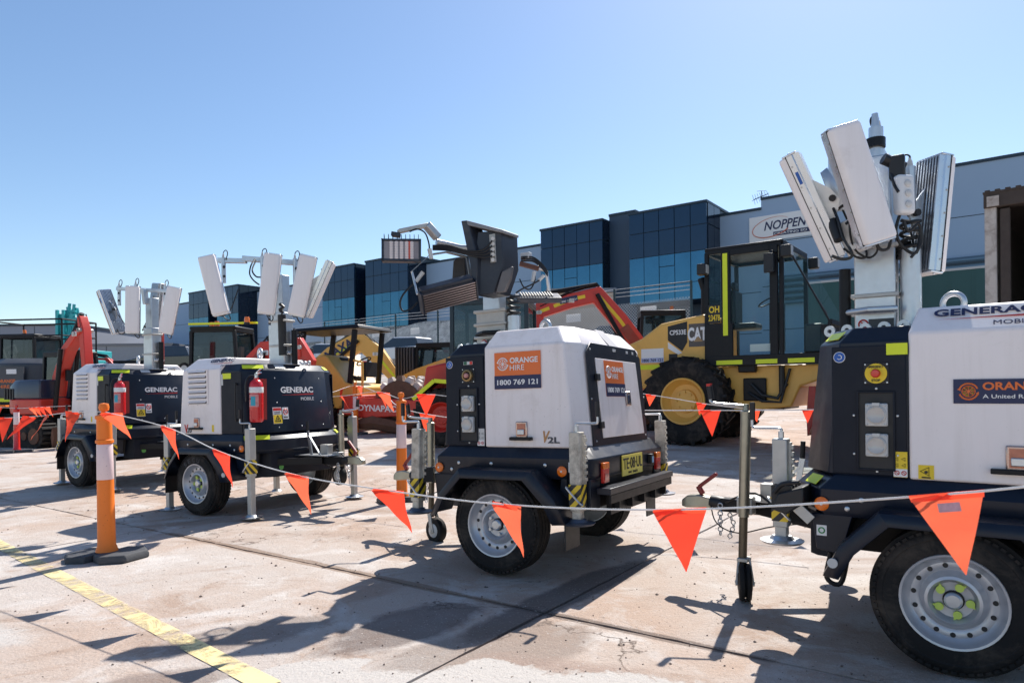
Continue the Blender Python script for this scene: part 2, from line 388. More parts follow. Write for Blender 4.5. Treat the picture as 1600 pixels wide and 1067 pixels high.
# ================================================================ ground
UD, VD = Vector((.82, -.572)), Vector((.572, .82))
J0 = Vector((-3.28, 6.14))
conc = concrete_mat('yard_concrete')
dirt_m = mat('packed_dirt', (.16, .11, .08), .95, var=.3, scale=2, bump=.3)
asph = concrete_mat('yard_far_concrete', (.46, .42, .39), (.44, .34, .28), (.56, .53, .50))
def ground():
    xs = [-400, -200, -100, -60, -40] + [-32 + i * 1.6 for i in range(41)] + [40, 60, 100, 200, 400]
    ys = [-60, -20, -5, 0, 2, 4, 6, 8] + [8 + i * 1.2 for i in range(1, 25)] + [40, 50, 70, 100, 150, 300, 700]
    b = MB(); n = len(xs)
    V = [(x, y, gz(x, y) - (.02 if y < 18 else .035)) for y in ys for x in xs]
    Fs = [(j * n + i, j * n + i + 1, (j + 1) * n + i + 1, (j + 1) * n + i) for j in range(len(ys) - 1) for i in range(n - 1)]
    b.add(V, Fs); o = b.build('ground', asph, fix=False); o['kind'] = 'structure'; return o
gnd = ground()
def slab(u0, v0, su, sv, first=[None]):
    n = 56 if (J0 + UD * (u0 + 2.1) + VD * (v0 + 3)).y < 9 else 16; b = MB(); V = []
    for j in range(n + 1):
        for i in range(n + 1):
            fu, fv = i / n, j / n
            u, v = u0 + su * fu, v0 + sv * fv
            gapu = .010 + .012 * noise.noise((v * 1.7, u0 * 7, 1)) + .013 * noise.noise((v * 9, u0 * 7 + fu * 3, 2))
            gapv = .010 + .012 * noise.noise((u * 1.7, v0 * 7, 5)) + .013 * noise.noise((u * 9, v0 * 7 + fv * 3, 6))
            if i == 0: u += max(.003, gapu)
            if i == n: u -= max(.003, gapu)
            if j == 0: v += max(.003, gapv)
            if j == n: v -= max(.003, gapv)
            p = J0 + UD * u + VD * v
            z = gz(p.x, p.y) + (-.006 if (i in (0, n) or j in (0, n)) else 0)
            V.append((p.x, p.y, z))
    Fs = [(j * (n + 1) + i, j * (n + 1) + i + 1, (j + 1) * (n + 1) + i + 1, (j + 1) * (n + 1) + i) for j in range(n) for i in range(n)]
    rim = [i for i in range(n + 1)] + [j * (n + 1) + n for j in range(1, n + 1)] + [n * (n + 1) + i for i in range(n - 1, -1, -1)] + [j * (n + 1) for j in range(n - 1, 0, -1)]
    base = len(V); V += [(V[i][0], V[i][1], V[i][2] - .06) for i in rim]
    m = len(rim); Fs += [(rim[(k + 1) % m], rim[k], base + k, base + (k + 1) % m) for k in range(m)]
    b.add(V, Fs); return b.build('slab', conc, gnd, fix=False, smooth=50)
for a in range(-4, 5):
    for c in range(-2, 4):
        u0, v0 = a * 4.2, c * 6.0
        cen = J0 + UD * (u0 + 2.1) + VD * (v0 + 3)
        if cen.y < -3 or cen.y > 24 or abs(cen.x) > 1.1 * max(cen.y, 1) + 6: continue
        slab(u0, v0, 4.2, 6.0)
def painted_line():
    a, b_ = G(-260, 715), G(420, 1072)
    a, b_ = Vector((a.x, a.y)), Vector((b_.x, b_.y)); d = (b_ - a).normalized(); nrm = Vector((-d.y, d.x)); L = (b_ - a).length
    m = MB(); V = []; k = 60
    for i in range(k + 1):
        p = a + d * (L * i / k)
        for s in (-.055, .055):
            q = p + nrm * (s + .006 * noise.noise((i * .9, s * 50, 3))); V.append((q.x, q.y, gz(q.x, q.y) + .004))
    m.add(V, [(2 * i, 2 * i + 2, 2 * i + 3, 2 * i + 1) for i in range(k)])
    o = m.build('painted_line', worn_paint('worn_yellow_paint', (.76, .62, .30)), fix=False); o['kind'] = 'structure'
painted_line()
def pebbles():
    b = MB(); rnd = random.Random(5)
    for _ in range(1300):
        y = 2.1 + 7 * rnd.random() ** 1.7; x = (rnd.random() - .5) * 1.7 * y
        r = rnd.uniform(.0018, .007) * (1.6 if rnd.random() < .06 else 1)
        z = gz(x, y) + r * .35
        a = rnd.random() * 6
        V = [(x + r * math.cos(a + k * 1.57) * rnd.uniform(.7, 1.3), y + r * math.sin(a + k * 1.57) * rnd.uniform(.7, 1.3), z) for k in range(4)] + [(x, y, z + r * .7), (x, y, z - r)]
        b.add(V, [(0, 1, 4), (1, 2, 4), (2, 3, 4), (3, 0, 4), (1, 0, 5), (2, 1, 5), (3, 2, 5), (0, 3, 5)])
    o = b.build('gravel_crumbs', mat('crumb_stone', (.16, .12, .10), .9, var=.4, scale=2))
    o['kind'] = 'stuff'; o['label'] = 'scattered small stone crumbs on the concrete yard'
pebbles()

# ================================================================ long glass-fronted building
B0 = Vector((12.08, 42.0)); BD = Vector((-.8, .6)); BN = Vector((.6, .8))   # along (to the left), inward
wall_m = mat('grey_wall_panel', (.31, .42, .56), .75, var=.06, scale=.3, dirt=.18, dcol=(.25, .34, .46), dscale=.2)
wall_dk = mat('dark_wall_panel', (.030, .060, .105), .5, var=.08, scale=.3)
trim_m = mat('dark_roof_trim', (.012, .03, .05), .45, var=.1)
def bglass(name, col, metal, rough):
    return mat(name, col, rough, metal, var=.25, scale=.6, spec=.5)
spandrel = bglass('spandrel_glass', (.003, .028, .075), 0, .08)
vision = bglass('vision_glass', (.055, .165, .25), .75, .04)
return_glass = bglass('return_glass', (.004, .012, .028), 0, .12)
sill_m = mat('pale_sill', (.4, .43, .47), .6)
def bp(s, d, z):   # building coordinates -> place
    p = B0 + BD * s + BN * d; return (p.x, p.y, z)
BM = Matrix(((BD.x, BN.x, 0, B0.x), (BD.y, BN.y, 0, B0.y), (0, 0, 1, 0), (0, 0, 0, 1)))
def long_building():
    t = thing('office_warehouse', 'long grey industrial building with dark blue glass boxes along its roofline', 'building', (B0.x, B0.y, 2.0), math.atan2(BD.y, BD.x))
    # local: x = along (left), y: inward is -? BD rotated +90 = (-.6,-.8) -> outward is +y
    L = lambda b: b
    def blk(name, m, s0, s1, d0, d1, z0, z1, par=t):
        b = MB(); b.bx(s0, s1, -d1, -d0, z0 - 2, z1 - 2); return b.build(name, m, par, smooth=0)
    wz = 12.15
    walls = [(-40, -2.6, 12.75), (-2.6, 0.0, wz), (5.3, 7.3, 13.05), (12.4, 26, wz), (37.4, 51.6, wz), (61.8, 75, wz)]
    for a, b_, z in walls:
        dk = (a == 5.3)
        w = blk('wall', wall_dk if dk else wall_m, a, b_, 1.0 if dk else 2.3, 14, 0, z)
        tr = MB(); tr.bx(a - .02, b_ + .02, -14, -((1.0 if dk else 2.3) - .06), z - 2.01, z - 2 + .16); tr.build('parapet_trim', trim_m, w, smooth=0)
        # panel joints as thin dark strips
        for k in (1, 2, 3):
            zz = 2 + (z - 2) * k / 4
            if zz > 4 and not dk:
                j = MB(); j.bx(a + .05, b_ - .05, -(2.3 - .012), -2.31, zz - 2 - .02, zz - 2 + .02); j.build('panel_joint', trim_m, w, smooth=0)
    for s0, s1, nc in ((0, 5.3, 5), (7.3, 12.4, 5), (26, 31.3, 5), (32.8, 37.4, 5), (51.6, 55.8, 4), (57.6, 61.8, 4)):
        zt, zb = 12.66, 6.7
        bxo = blk('glass_box', trim_m, s0 + .03, s1 - .03, .12, 14, zb, zt - .05)
        rows = [(zt - 1.35, zt), (zt - 2.95, zt - 1.35), (zb + 1.1, zt - 2.95), (zb, zb + 1.1)]
        w = (s1 - s0) / nc
        for ri, (z0, z1) in enumerate(rows):
            for c in range(nc):
                m = spandrel if ri < 2 else vision
                if ri == 2 and c == nc // 2:
                    zs = [(z0, z1 - .75), (z1 - .75, z1)]
                else: zs = [(z0, z1)]
                for za, zc in zs:
                    b = MB(); b.bx(s0 + c * w + .022, s0 + (c + 1) * w - .022, -.10, -.02 + random.uniform(-.012, .012), za - 2 + .022, zc - 2 - .022)
                    b.build('pane', m, bxo, smooth=0)
        # return (right end) panes
        for ri, (z0, z1) in enumerate(rows):
            for c in range(2):
                b = MB(); b.bx(s0 - .02, s0 + .02, -(.2 + c * 1.05 + 1.0), -(.2 + c * 1.05), z0 - 2 + .04, z1 - 2 - .04)
                b.build('pane', return_glass, bxo, smooth=0)
        tr = MB(); tr.bx(s0 - .04, s1 + .04, -14, .04, zt - 2.05, zt - 2 + .10); tr.build('box_trim', trim_m, bxo, smooth=0)
        blk('recess_wall', wall_dk, s0 - .8, s1 + .8, 2.6, 14, 0, zb)
        if s0 > 13:
            blk('roller_door', mat('roller_door_blue', (.05, .07, .10), .6), s0 + .6, s1 - .6, 2.5, 2.58, 2, 5.6)
    for s0, s1 in ((31.3, 32.8), (55.8, 57.6)): blk('wall', wall_dk, s0, s1, 1.6, 14, 0, 12.3)
    for s0 in (40.5, 15.5):
        dr = blk('roller_door', mat('roller_door', (.10, .12, .16), .6), s0, s0 + 4.5, 2.24, 2.29, 2, 6.2)
        for k in range(14):
            b = MB(); b.bx(s0 + .03, s0 + 4.47, -2.24, -2.20, k * .3 + .04, k * .3 + .2); b.build('slat', trim_m, dr, smooth=0)
    # blue roof/louvre band under the right wall
    lv = blk('louvre_band', mat('louvre_blue', (.05, .11, .18), .45), -38, -3.2, 2.0, 2.28, 6.2, 7.9)
    for k in range(9):
        b = MB(); b.bx(-37.9, -3.3, -2.0, -1.94, 4.25 + k * .18, 4.25 + k * .18 + .10); b.build('slat', trim_m if k % 2 else mat('louvre_light', (.10, .19, .28), .4), lv, smooth=0)
    # sign board with lettering
    M = FR((-1.9, -2.3, 8.95), (-1, 0, 0), (0, 0, 1))
    sb = MB(M); sb.box((2.5, 0, .05), (5.0, 1.55, .1)); so = sb.build('sign_board', white_ink, t, smooth=0)
    text('lettering', navy_ink, so, M, 'NOPPEN', 2.15, .12, .55, 2.5, .02, .11, shear=.25)
    nb = MB(M); nb.box((2.55, -.42, .11), (2.2, .26, .02)); nb.build('sign_stripe', navy_ink, so, smooth=0)
    text('lettering', white_ink, so, M, 'CREATING SO', 2.45, -.42, .14, 1.9, .01, .13)
    sw = MB(M); sw.tube([(1.35 + 1.15 * math.cos(a / 10) , .02 + .58 * math.sin(a / 10) + .15 * math.cos(a / 10), .12) for a in range(6, 58)], [.006 + .03 * (i / 52) for i in range(52)], 6); sw.build('swoosh', mat('swoosh_red', (.6, .12, .05), .5), so)
    return t
long_building()
def roof_antenna():
    p = W(1190, 303, 44); b = MB()
    t = thing('roof_antenna', 'thin television antenna standing on the roofline above the sign', 'antenna', (p.x, p.y, 12.5))
    b.cyl((0, 0, 0), (0, 0, 1.3), .025, n=6); b.build('mast', trim_m, t)
    b = MB(); b.cyl((-.5, 0, .75), (.45, .1, 1.15), .02, n=6)
    for k in range(7):
        f = k / 6; c = Vector((-.5 + .95 * f, .1 * f, .75 + .4 * f)); L = .2 + .15 * (1 - f)
        b.cyl(c + Vector((-.1, 0, L)) * .9, c - Vector((-.1, 0, L)) * .9, .012, n=5); b.cyl(c + Vector((0, L, 0)), c - Vector((0, L, 0)), .012, n=5)
    b.cyl((-.3, 0, 1.3), (.3, 0, 1.33), .015, n=5); b.build('boom', trim_m, t)
roof_antenna()
def shed(name, label, px0, px1, ytop, Y, depth, m, base=0, roofm=None, extra=0):
    a, b_ = W(px0, ytop, Y), W(px1, ytop, Y)
    t = thing(name, label, 'building', (a.x, Y, base))
    h = a.z - base
    b = MB(); b.bx(0, b_.x - a.x, 0, depth, 0, h); b.build('wall', m, t, smooth=0)
    b = MB(); b.bx(-.15, b_.x - a.x + .15, -.15, depth + .15, h, h + .22); b.build('parapet_trim', roofm or trim_m, t, smooth=0)
    n = int((b_.x - a.x) / 4)
    for k in range(1, n):
        j = MB(); j.bx(k * 4 - .03, k * 4 + .03, -.02, 0.01, 0, h - .05); j.build('panel_joint', trim_m, t, smooth=0)
    return t, b_.x - a.x, h
lg = mat('pale_grey_cladding', (.24, .26, .31), .7, var=.06, scale=.3)
t, w_, h_ = shed('warehouse', 'pale grey warehouse far behind the teal excavator', -220, 116, 512, 78, 20, lg, 2.0)
for k in (0.10, .30, .52, .78):
    b = MB(); b.bx(w_ * k, w_ * k + 3.6, -.06, -.0, 0, 4.2); d = b.build('roller_door', wall_dk, t, smooth=0)
shed('warehouse', 'low grey warehouse with sloping roof behind the red excavator boom', 105, 268, 541, 70, 16, mat('mid_grey_cladding', (.26, .28, .31), .7), 2.0, mat('dull_roof', (.16, .17, .19), .6))
t, w_, h_ = shed('site_office', 'low beige office block with a grey flat roof behind the red boom', 858, 958, 458, 36, 6, mat('beige_render', (.46, .38, .31), .8), 1.9, mat('flat_roof_edge', (.20, .22, .26), .6))
b = MB(); b.bx(w_ * .55, w_ * .95, -.04, 0, .0, 2.4); b.build('door', wall_dk, t, smooth=0)
b = MB(); b.bx(w_ * .1, w_ * .42, -.04, 0, 1.0, 2.3); b.build('window', vision, t, smooth=0)
def steel_fence():
    """dark green ribbed sheet fence behind the right-hand trailer"""
    a, b_ = W(1255, 445, 30), W(1640, 425, 25)
    d = Vector((b_.x - a.x, b_.y - a.y)); L = d.length
    t = thing('sheet_fence', 'dark green ribbed metal sheet fence behind the right-hand light tower', 'fence', (a.x, a.y, 1.6), math.atan2(d.y, d.x))
    gm = mat('dark_green_sheet', (.008, .060, .062), .5, var=.15, scale=.5)
    n = int(L / .78); h = a.z - 1.6
    for k in range(n):
        b = MB(); b.bx(k * .78 + .02, k * .78 + .66, -.03, .03, 0, h); b.bx(k * .78 + .66, k * .78 + .80, -.015, .015, 0, h); b.build('sheet_panel', gm, t, smooth=0)
    b = MB(); b.bx(0, n * .78, -.05, .05, h, h + .09); b.build('top_rail', mat('pale_rail', (.4, .42, .43), .5), t, smooth=0)
steel_fence()
def chain_fence():
    pts = [W(437, 512, 47), W(507, 503, 43.5), W(561, 498, 41), W(618, 491, 38.5), W(684, 485, 36), W(760, 476, 33.3), W(845, 468, 31), W(960, 452, 28.5), W(1080, 438, 26)]
    t = thing('chain_link_fence', 'tall chain link fence with dark posts and top wire before the blue building', 'fence', (pts[0].x, pts[0].y, 2.0))
    o = Vector(t.location); pm = mat('dark_fence_post', (.01, .035, .045), .5)
    wire = mat('galvanised_wire', (.55, .56, .56), .5, .2, var=.5, scale=1.5)
    for p in pts:
        b = MB(); b.cyl((p.x - o.x, p.y - o.y, gz(p.x, p.y) - 2.2), (p.x - o.x, p.y - o.y, p.z - o.z), .05, n=8); b.build('post', pm, t)
    top = MB()
    for p, q in zip(pts, pts[1:]):
        for dz in (-.02, -.18, -.34): top.cyl(p - o + Vector((0, 0, dz)), q - o + Vector((0, 0, dz)), .012, n=4)
    top.build('barbed_wire', wire, t)
    for p, q in zip(pts[:-1], pts[1:]):
        b = MB(); d = Vector((q.x - p.x, q.y - p.y, 0)); L = d.length; d.normalize(); nrm = Vector((-d.y, d.x, 0))
        z0 = 2.15; z1 = min(p.z, q.z) - .6; h = z1 - z0; st = .13
        def seg(x0, zz0, x1, zz1):
            A = Vector((p.x, p.y, 0)) + d * x0 + Vector((0, 0, zz0)) - o; B_ = Vector((p.x, p.y, 0)) + d * x1 + Vector((0, 0, zz1)) - o
            w = Vector((0, 0, .011)); b.add([A - w, B_ - w, B_ + w, A + w], [(0, 1, 2, 3)])
        k = -h
        while k < L:
            x0 = max(k, 0); x1 = min(k + h, L)
            if x1 > x0:
                seg(x0, z0 + x0 - k, x1, z0 + x1 - k); seg(x0, z1 - (x0 - k), x1, z1 - (x1 - k))
            k += st
        m = b.build('wire_mesh', wire, t, fix=False, smooth=0); m['kind'] = 'stuff'
        s = p.lerp(q, .45); sp = MB(); c = Vector((s.x, s.y, (p.z + q.z) / 2 - 1.0)) - o; R_ = Matrix((d, nrm, Vector((0, 0, 1)))).transposed()
        sp.box(c - nrm * -.06, (.75, .02, .35), R_)
        if p is not pts[0]: sp.build('notice_plate', white_ink, t, smooth=0)
    # pale, dark-speckled mound of crushed stone beyond the fence
    a, b_ = W(430, 520, 52), W(860, 500, 40)
    g = MB(); rings = []
    for i in range(40):
        f = i / 39; c = a.lerp(b_, f); zt = 4.6 + .35 * noise.noise((f * 9, 0, 0)) + 1.1 * sm(f * 1.4)
        rings.append([(c.x - .9, c.y - 1.8, 1.5), (c.x - .4, c.y - .7, zt * .62), (c.x, c.y, zt), (c.x + .4, c.y + .8, zt * .95), (c.x + .9, c.y + 2, 1.5)])
    g.loft(rings)
    m = mat('crushed_stone', (.55, .55, .53), .95, var=.6, scale=3, bump=1.0, dirt=.85, dcol=(.10, .105, .11), dscale=3.2)
    o2 = g.build('gravel_bank', m); o2['kind'] = 'structure'
chain_fence()
# ================================================================ light tower trailers
def plan(xr, xf, w, cr=0.0, cfx=0.0, cfy=0.0):
    P = [(xr, -w + cr), (xr + cr * .55, -w), (xf - cfx, -w), (xf, -w + cfy)]
    return P + [(x, -y) for x, y in reversed(P)]
def ringz(P, z): return [(x, y, z) for x, y in P]
def arc_pts(c, r, a0, a1, n, f):
    return [f(c, r * math.cos(RAD(a0 + (a1 - a0) * i / n)), r * math.sin(RAD(a0 + (a1 - a0) * i / n))) for i in range(n + 1)]

def wheel(t, x, y, side, r=.315, pointers=True, worn=False):
    """road wheel; side = +1 left, -1 right (outer face direction)"""
    ax = (0, side, 0); hw = .095
    o = (x, y, r)
    pr = [(.185, -hw + .015), (.20, -hw), (.255, -hw - .004), (.285, -hw + .006), (.303, -hw + .022)]
    tread = []
    for k in range(4):
        a = -hw + .024 + k * .0375
        tread += [(r, a), (r, a + .028), (r - .008, a + .030), (r - .008, a + .0355)]
    tread = tread[:-2]
    pr += tread + [(.303, hw - .022), (.285, hw - .006), (.27, hw + .003), (.262, hw + .004), (.258, hw + .001), (.225, hw + .004), (.20, hw), (.185, hw - .015)]
    b = MB(); b.lathe(pr, o, ax, 64); ty = b.build('tyre', rubber, t, smooth=30)
    # side blocks on the shoulder for a treaded look
    b = MB()
    for k in range(60):
        a = 2 * math.pi * k / 60
        for s in (-1, 1):
            c = Vector((x + math.cos(a) * (r - .021), y + s * (hw - .016), r + math.sin(a) * (r - .021)))
            R_ = Matrix.Rotation(-a, 3, 'Y')
            b.box(c, (.012, .024, .020), R_)
    b.build('tread_blocks', rubber, ty, smooth=0)['kind'] = 'stuff'
    pr = [(.0, -.02), (.175, -.07), (.186, -hw + .01), (.196, -hw + .008), (.196, -hw + .016), (.176, -hw + .03), (.168, 0), (.172, .02), (.178, hw - .035), (.190, hw - .012), (.199, hw - .004), (.197, hw + .006), (.188, hw + .004), (.181, hw - .012), (.172, hw - .030),
          (.158, hw - .040), (.138, hw - .038), (.124, hw - .046), (.112, hw - .034), (.104, hw - .016), (.092, hw - .012), (.084, hw - .024), (.074, hw - .046), (.045, hw - .048), (.0, hw - .048)]
    b = MB(); b.lathe(pr, o, ax, 48); rm = b.build('rim', rim_m, t, smooth=40)
    yo = lambda h: y + side * h
    b = MB(); b.cyl((0, 0, 0), (0, side * .003, 0), .0105, n=12); h0 = None
    for k in range(15):
        a = 2 * math.pi * (k + .3) / 15; c = Matrix.Translation((x + .146 * math.cos(a), yo(hw - .0395), r + .146 * math.sin(a)))
        h0 = link('hole_shade_disc', h0.data, rm, mtx=c) if h0 else b.build('hole_shade_disc', ink, rm, mtx=c)  # flat black discs paint the shade of holes onto the solid rim
    b = MB(); b.lathe([(.034, hw - .05), (.034, hw - .022), (.026, hw - .014), (.0, hw - .013)], o, ax, 24); b.build('hub_cap', galv, rm)
    b = MB(); b.lathe([(.040, hw - .0475), (.040, hw - .040), (.034, hw - .038)], o, ax, 24); b.build('hub_ring', black_metal, rm)
    for k in range(5):
        a = 2 * math.pi * k / 5 + .7; c = Vector((x + .060 * math.cos(a), yo(hw - .050), r + .060 * math.sin(a)))
        b = MB(); b.cyl(c, c + Vector((0, side * .022, 0)), .0105, n=6)
        if not pointers: b.build('wheel_nut', galv, rm)
        else:
            d = Vector((math.cos(a + .8), 0, math.sin(a + .8))); n_ = Vector((-d.z, 0, d.x)); c2 = c + Vector((0, side * .012, 0))
            b.cyl(c2, c2 + Vector((0, side * .009, 0)), .0165, n=14)
            b.add([c2 + n_ * .015, c2 - n_ * .015, c2 + d * .027, c2 + n_ * .015 + Vector((0, side * .007, 0)), c2 - n_ * .015 + Vector((0, side * .007, 0)), c2 + d * .027 + Vector((0, side * .007, 0))], [(0, 1, 2), (3, 5, 4), (0, 2, 5, 3), (1, 4, 5, 2), (0, 3, 4, 1)])
            b.build('wheel_nut', nut_green, rm)
    return ty

def stabiliser(t, x, y, top, pad, worn, crank_dir=1, lean=0.0, galvm=None):
    """square leg in a sleeve, pad on the bottom, crank on top"""
    gm = galv_worn if worn else (galvm or galv_dull)
    ux = Vector((math.sin(lean), 0, math.cos(lean)))
    P = lambda z: Vector((x, y, 0)) + ux * z
    mid = max(pad + .08, .40)
    b = MB(); b.beam(P(mid), P(top), .072, .072, (0, 1, 0)); leg = b.build('stabiliser_leg', gm, t, bevel=.006)
    b = MB(); b.beam(P(pad + .02), P(mid + .05), .055, .055, (0, 1, 0)); b.build('inner_tube', gm, leg, bevel=.004)
    b = MB(); c = P(pad); b.lathe([(0, .0), (.095, 0), (.105, .012), (.06, .018), (.045, .035), (0, .036)], (c.x, c.y, c.z), (0, 0, 1), 24)
    b.build('foot_pad', galv if not worn else mat_pad, leg)
    b = MB(); b.beam(P(mid + .03), P(mid + .16), .079, .079, (0, 1, 0)); b.build('hazard_sleeve', hazard, leg, smooth=0)
    s = 1 if y > 0 else -1
    b = MB(); z0, z1 = mid + .05, mid + .14
    b.tube([P(z0) + Vector((-.045, s * .03, 0)), P(z0) + Vector((-.045, s * .058, .0)), P(z1) + Vector((.045, s * .058, 0)), P(z1) + Vector((.045, s * .03, 0))], .006, 6); b.build('release_handle', galv, leg)
    # ladder of lock teeth on the inner edge
    b = MB()
    for k in range(7):
        zc = mid + .19 + k * (top - mid - .2) / 7
        b.box(P(zc) + Vector((-.045, -s * .02, 0)), (.022, .02, .02))
    b.beam(P(mid + .16) + Vector((-.04, -s * .02, 0)), P(top - .02) + Vector((-.04, -s * .02, 0)), .01, .03, (0, 1, 0))
    b.build('lock_rack', gm, leg)
    b = MB(); c = P(top)
    b.cyl(c, c + Vector((0, 0, .035)), .014, n=10)
    k = crank_dir
    b.tube([c + Vector((0, 0, .03)), c + Vector((0, 0, .045)), c + Vector((-.02 * k, s * .0, .05)), c + Vector((-.12 * k, 0, .05)), c + Vector((-.14 * k, 0, .06)), c + Vector((-.14 * k, 0, .10))], .008, 8)
    b.build('crank', galv, leg)
    b = MB(); b.cyl(c + Vector((-.14 * k, 0, .09)), c + Vector((-.14 * k, 0, .18)), .014, n=10); b.build('crank_grip', black, leg)
    b = MB(); b.beam((x, y, .60), (x * .86, y * .90, .60), .06, .10); b.build('leg_bracket', black_metal, leg)
    return leg
mat_pad = mat('worn_pad', (.10, .115, .15), .5, .6, var=.3, dirt=.3)

def led_lamp(t, M, idx=0):
    """LED bar: finned aluminium body, white diffuser on -Y of its own frame, long axis Z"""
    L, w, d = .60, .168, .05
    lp = bpy.data.objects.new('led_lamp', None)
    n = 10
    prof = [(-w / 2, -.02), (-w / 2, .012)]
    for k in range(9):
        xc = -w / 2 + .012 + k * (w - .024) / 8
        prof += [(xc - .0055, .018), (xc - .004, .048), (xc + .004, .048), (xc + .0055, .018)]
    prof += [(w / 2, .012), (w / 2, -.02)]
    b = MB(M); b.loft([[(x, y, -L / 2) for x, y in prof], [(x, y, L / 2) for x, y in prof]]); body = b.build('lamp_body', alu, t, smooth=0)
    dp = []
    for k in range(13):
        a = math.pi * k / 12
        cx_ = math.copysign(abs(math.cos(a)) ** .35, math.cos(a)); sy = math.sin(a) ** .5
        dp.append((-w / 2 * 1.02 * cx_, -.021 - .040 * sy))
    rings = []
    for f, s in ((-.5, .90), (-.49, .98), (-.47, 1), (.47, 1), (.49, .98), (.5, .90)):
        rings.append([(x * s, -.021 + (y + .021) * s, f * L * 1.005) for x, y in dp])
    b = MB(M); b.loft(rings); b.build('diffuser', diff_m, body, smooth=40)
    b = MB(M); b.box((0, -.0195, 0), (w * 1.035, .004, L * 1.012)); b.build('gasket', black, body, smooth=0)
    for s in (-1, 1):
        b = MB(M)
        for k in range(5): b.cyl((s * w * .5, -.008, -.24 + .12 * k), (s * (w * .5 + .004), -.008, -.24 + .12 * k), .005, n=6)
        b.build('clip_screw', galv_dull, body)
    b = MB(M); b.box((w * .502, .0, .17), (.002, .016, .07)); b.build('rating_label', blue_ink, body, smooth=0)
    for s in (-1, 1):
        b = MB(M); b.box((0, .0, s * (L / 2 + .006)), (w * .98, .075, .010))
        for k in (-1, 1): b.cyl((k * .06, .0, s * (L / 2 + .012)), (k * .06, .0, s * (L / 2 + .017)), .007, n=8)
        b.build('end_cap', alu, body, bevel=.003)
    # back bracket
    b = MB(M); b.prism([(.048, -.12), (.048, .14), (.11, .05), (.13, -.02), (.11, -.06)], 'x', -.006, .006); b.build('lamp_bracket', galv, body)
    b = MB(M); b.cyl((-.03, .10, 0), (.03, .10, 0), .018, n=10); b.build('clamp_knob', black, body)
    b = MB(M); b.tube([(.04, .05, -.27), (.05, .09, -.34), (.02, .13, -.36), (-.03, .14, -.30), (-.04, .12, -.2), (0, .12, -.08)], .006, 6); b.build('lamp_cable', cable_m, body)
    return body

def lamp_world(t, px, py, Y, lean, yaw, tip=0):
    """lamp placed in the open air at a real depth: lean = in-plane lean (deg, + = top to the right), yaw = direction the diffuser faces (deg, 0 = -Y)"""
    M = Matrix.Translation(W(px, py, Y)) @ Matrix.Rotation(RAD(lean), 4, 'Y') @ Matrix.Rotation(RAD(yaw), 4, 'Z') @ Matrix.Rotation(RAD(tip), 4, 'X')
    return led_lamp(t, LM(t).inverted() @ M)

def logo(mat_, par, M, u, v, r, lift=.004, seg_m=None):
    b = MB(M)
    for a0, a1 in ((20, 160), (200, 340)): b.torus((u, v, lift), r, r * .11, (0, 0, 1), 20, 5, a0, a1)
    for a in (165, 345):
        c = Vector((u + r * math.cos(RAD(a)), v + r * math.sin(RAD(a)), lift)); b.cyl(c - Vector((0, 0, .001)), c + Vector((0, 0, .001)), r * .24, n=3)
    b.torus((u, v, lift), r * .70, r * .05, (0, 0, 1), 24, 4)
    for k in range(8):
        a = math.pi * k / 4
        b.beam((u + r * .14 * math.cos(a), v + r * .14 * math.sin(a), lift), (u + r * .68 * math.cos(a), v + r * .68 * math.sin(a), lift), r * .09, .002)
    b.cyl((u, v, lift - .001), (u, v, lift + .001), r * .16, n=12)
    b.build('wheel_emblem', mat_, par)
    if seg_m:
        b = MB(M)
        for k in range(8):
            a0, a1 = math.pi * k / 4 + .1, math.pi * (k + 1) / 4 - .1
            z = lift - .001
            b.add([(u + r * .2 * math.cos((a0 + a1) / 2), v + r * .2 * math.sin((a0 + a1) / 2), z), (u + r * .64 * math.cos(a0), v + r * .64 * math.sin(a0), z), (u + r * .66 * math.cos(a1), v + r * .66 * math.sin(a1), z)], [(0, 1, 2)])
        b.build('emblem_segment', seg_m, par, fix=False, smooth=0)

def hire_sign(t, M, u0, u1, v0, v1):
    """orange over navy phone-number board"""
    w = u1 - u0; vs_ = v0 + (v1 - v0) * .365
    o = decal('hire_sign', orange_ink, t, M, (u0 + u1) / 2, (v0 + v1) / 2, w, v1 - v0)
    decal('navy_band', navy_ink, o, M, (u0 + u1) / 2, (v0 + vs_) / 2, w + .002, vs_ - v0, lift=.0022)
    h = v1 - vs_
    logo(white_ink, o, M, u0 + w * .185, vs_ + h * .5, h * .255)
    text('lettering', white_ink, o, M, 'ORANGE', u0 + w * .645, vs_ + h * .64, h * .24, w * .60, .025)
    text('lettering', white_ink, o, M, 'HIRE', u0 + w * .345, vs_ + h * .33, h * .23, w * .31, .0, align='LEFT')
    text('lettering', white_ink, o, M, '1800 769 121', (u0 + u1) / 2, (v0 + vs_) / 2, (vs_ - v0) * .40, w * .88, .022, lift=.006)
    return o

def warn_label(t, M, u, v, w, h):
    o = decal('warning_label', white_ink, t, M, u, v, w, h)
    decal('danger_bar', red_ink, o, M, u, v + h * .38, w * .9, h * .16, lift=.0025)
    decal('yellow_field', yel_ink, o, M, u, v - h * .22, w * .96, h * .52, lift=.0025)
    b = MB(M); 
    for k in range(3):
        a0, a1 = RAD(90 + 120 * k), RAD(210 + 120 * k); r = w * .36
        b.beam((u + r * math.cos(a0), v - h * .24 + r * math.sin(a0), .006), (u + r * math.cos(a1), v - h * .24 + r * math.sin(a1), .006), w * .08, .001)
    b.cyl((u, v - h * .24, .0055), (u, v - h * .24, .0065), w * .09, n=8)
    b.build('warning_triangle', ink, o)
    for k in range(2): decal('print_line', ink, o, M, u, v + h * (.20 - .09 * k), w * .7, h * .03, lift=.003)
    return o

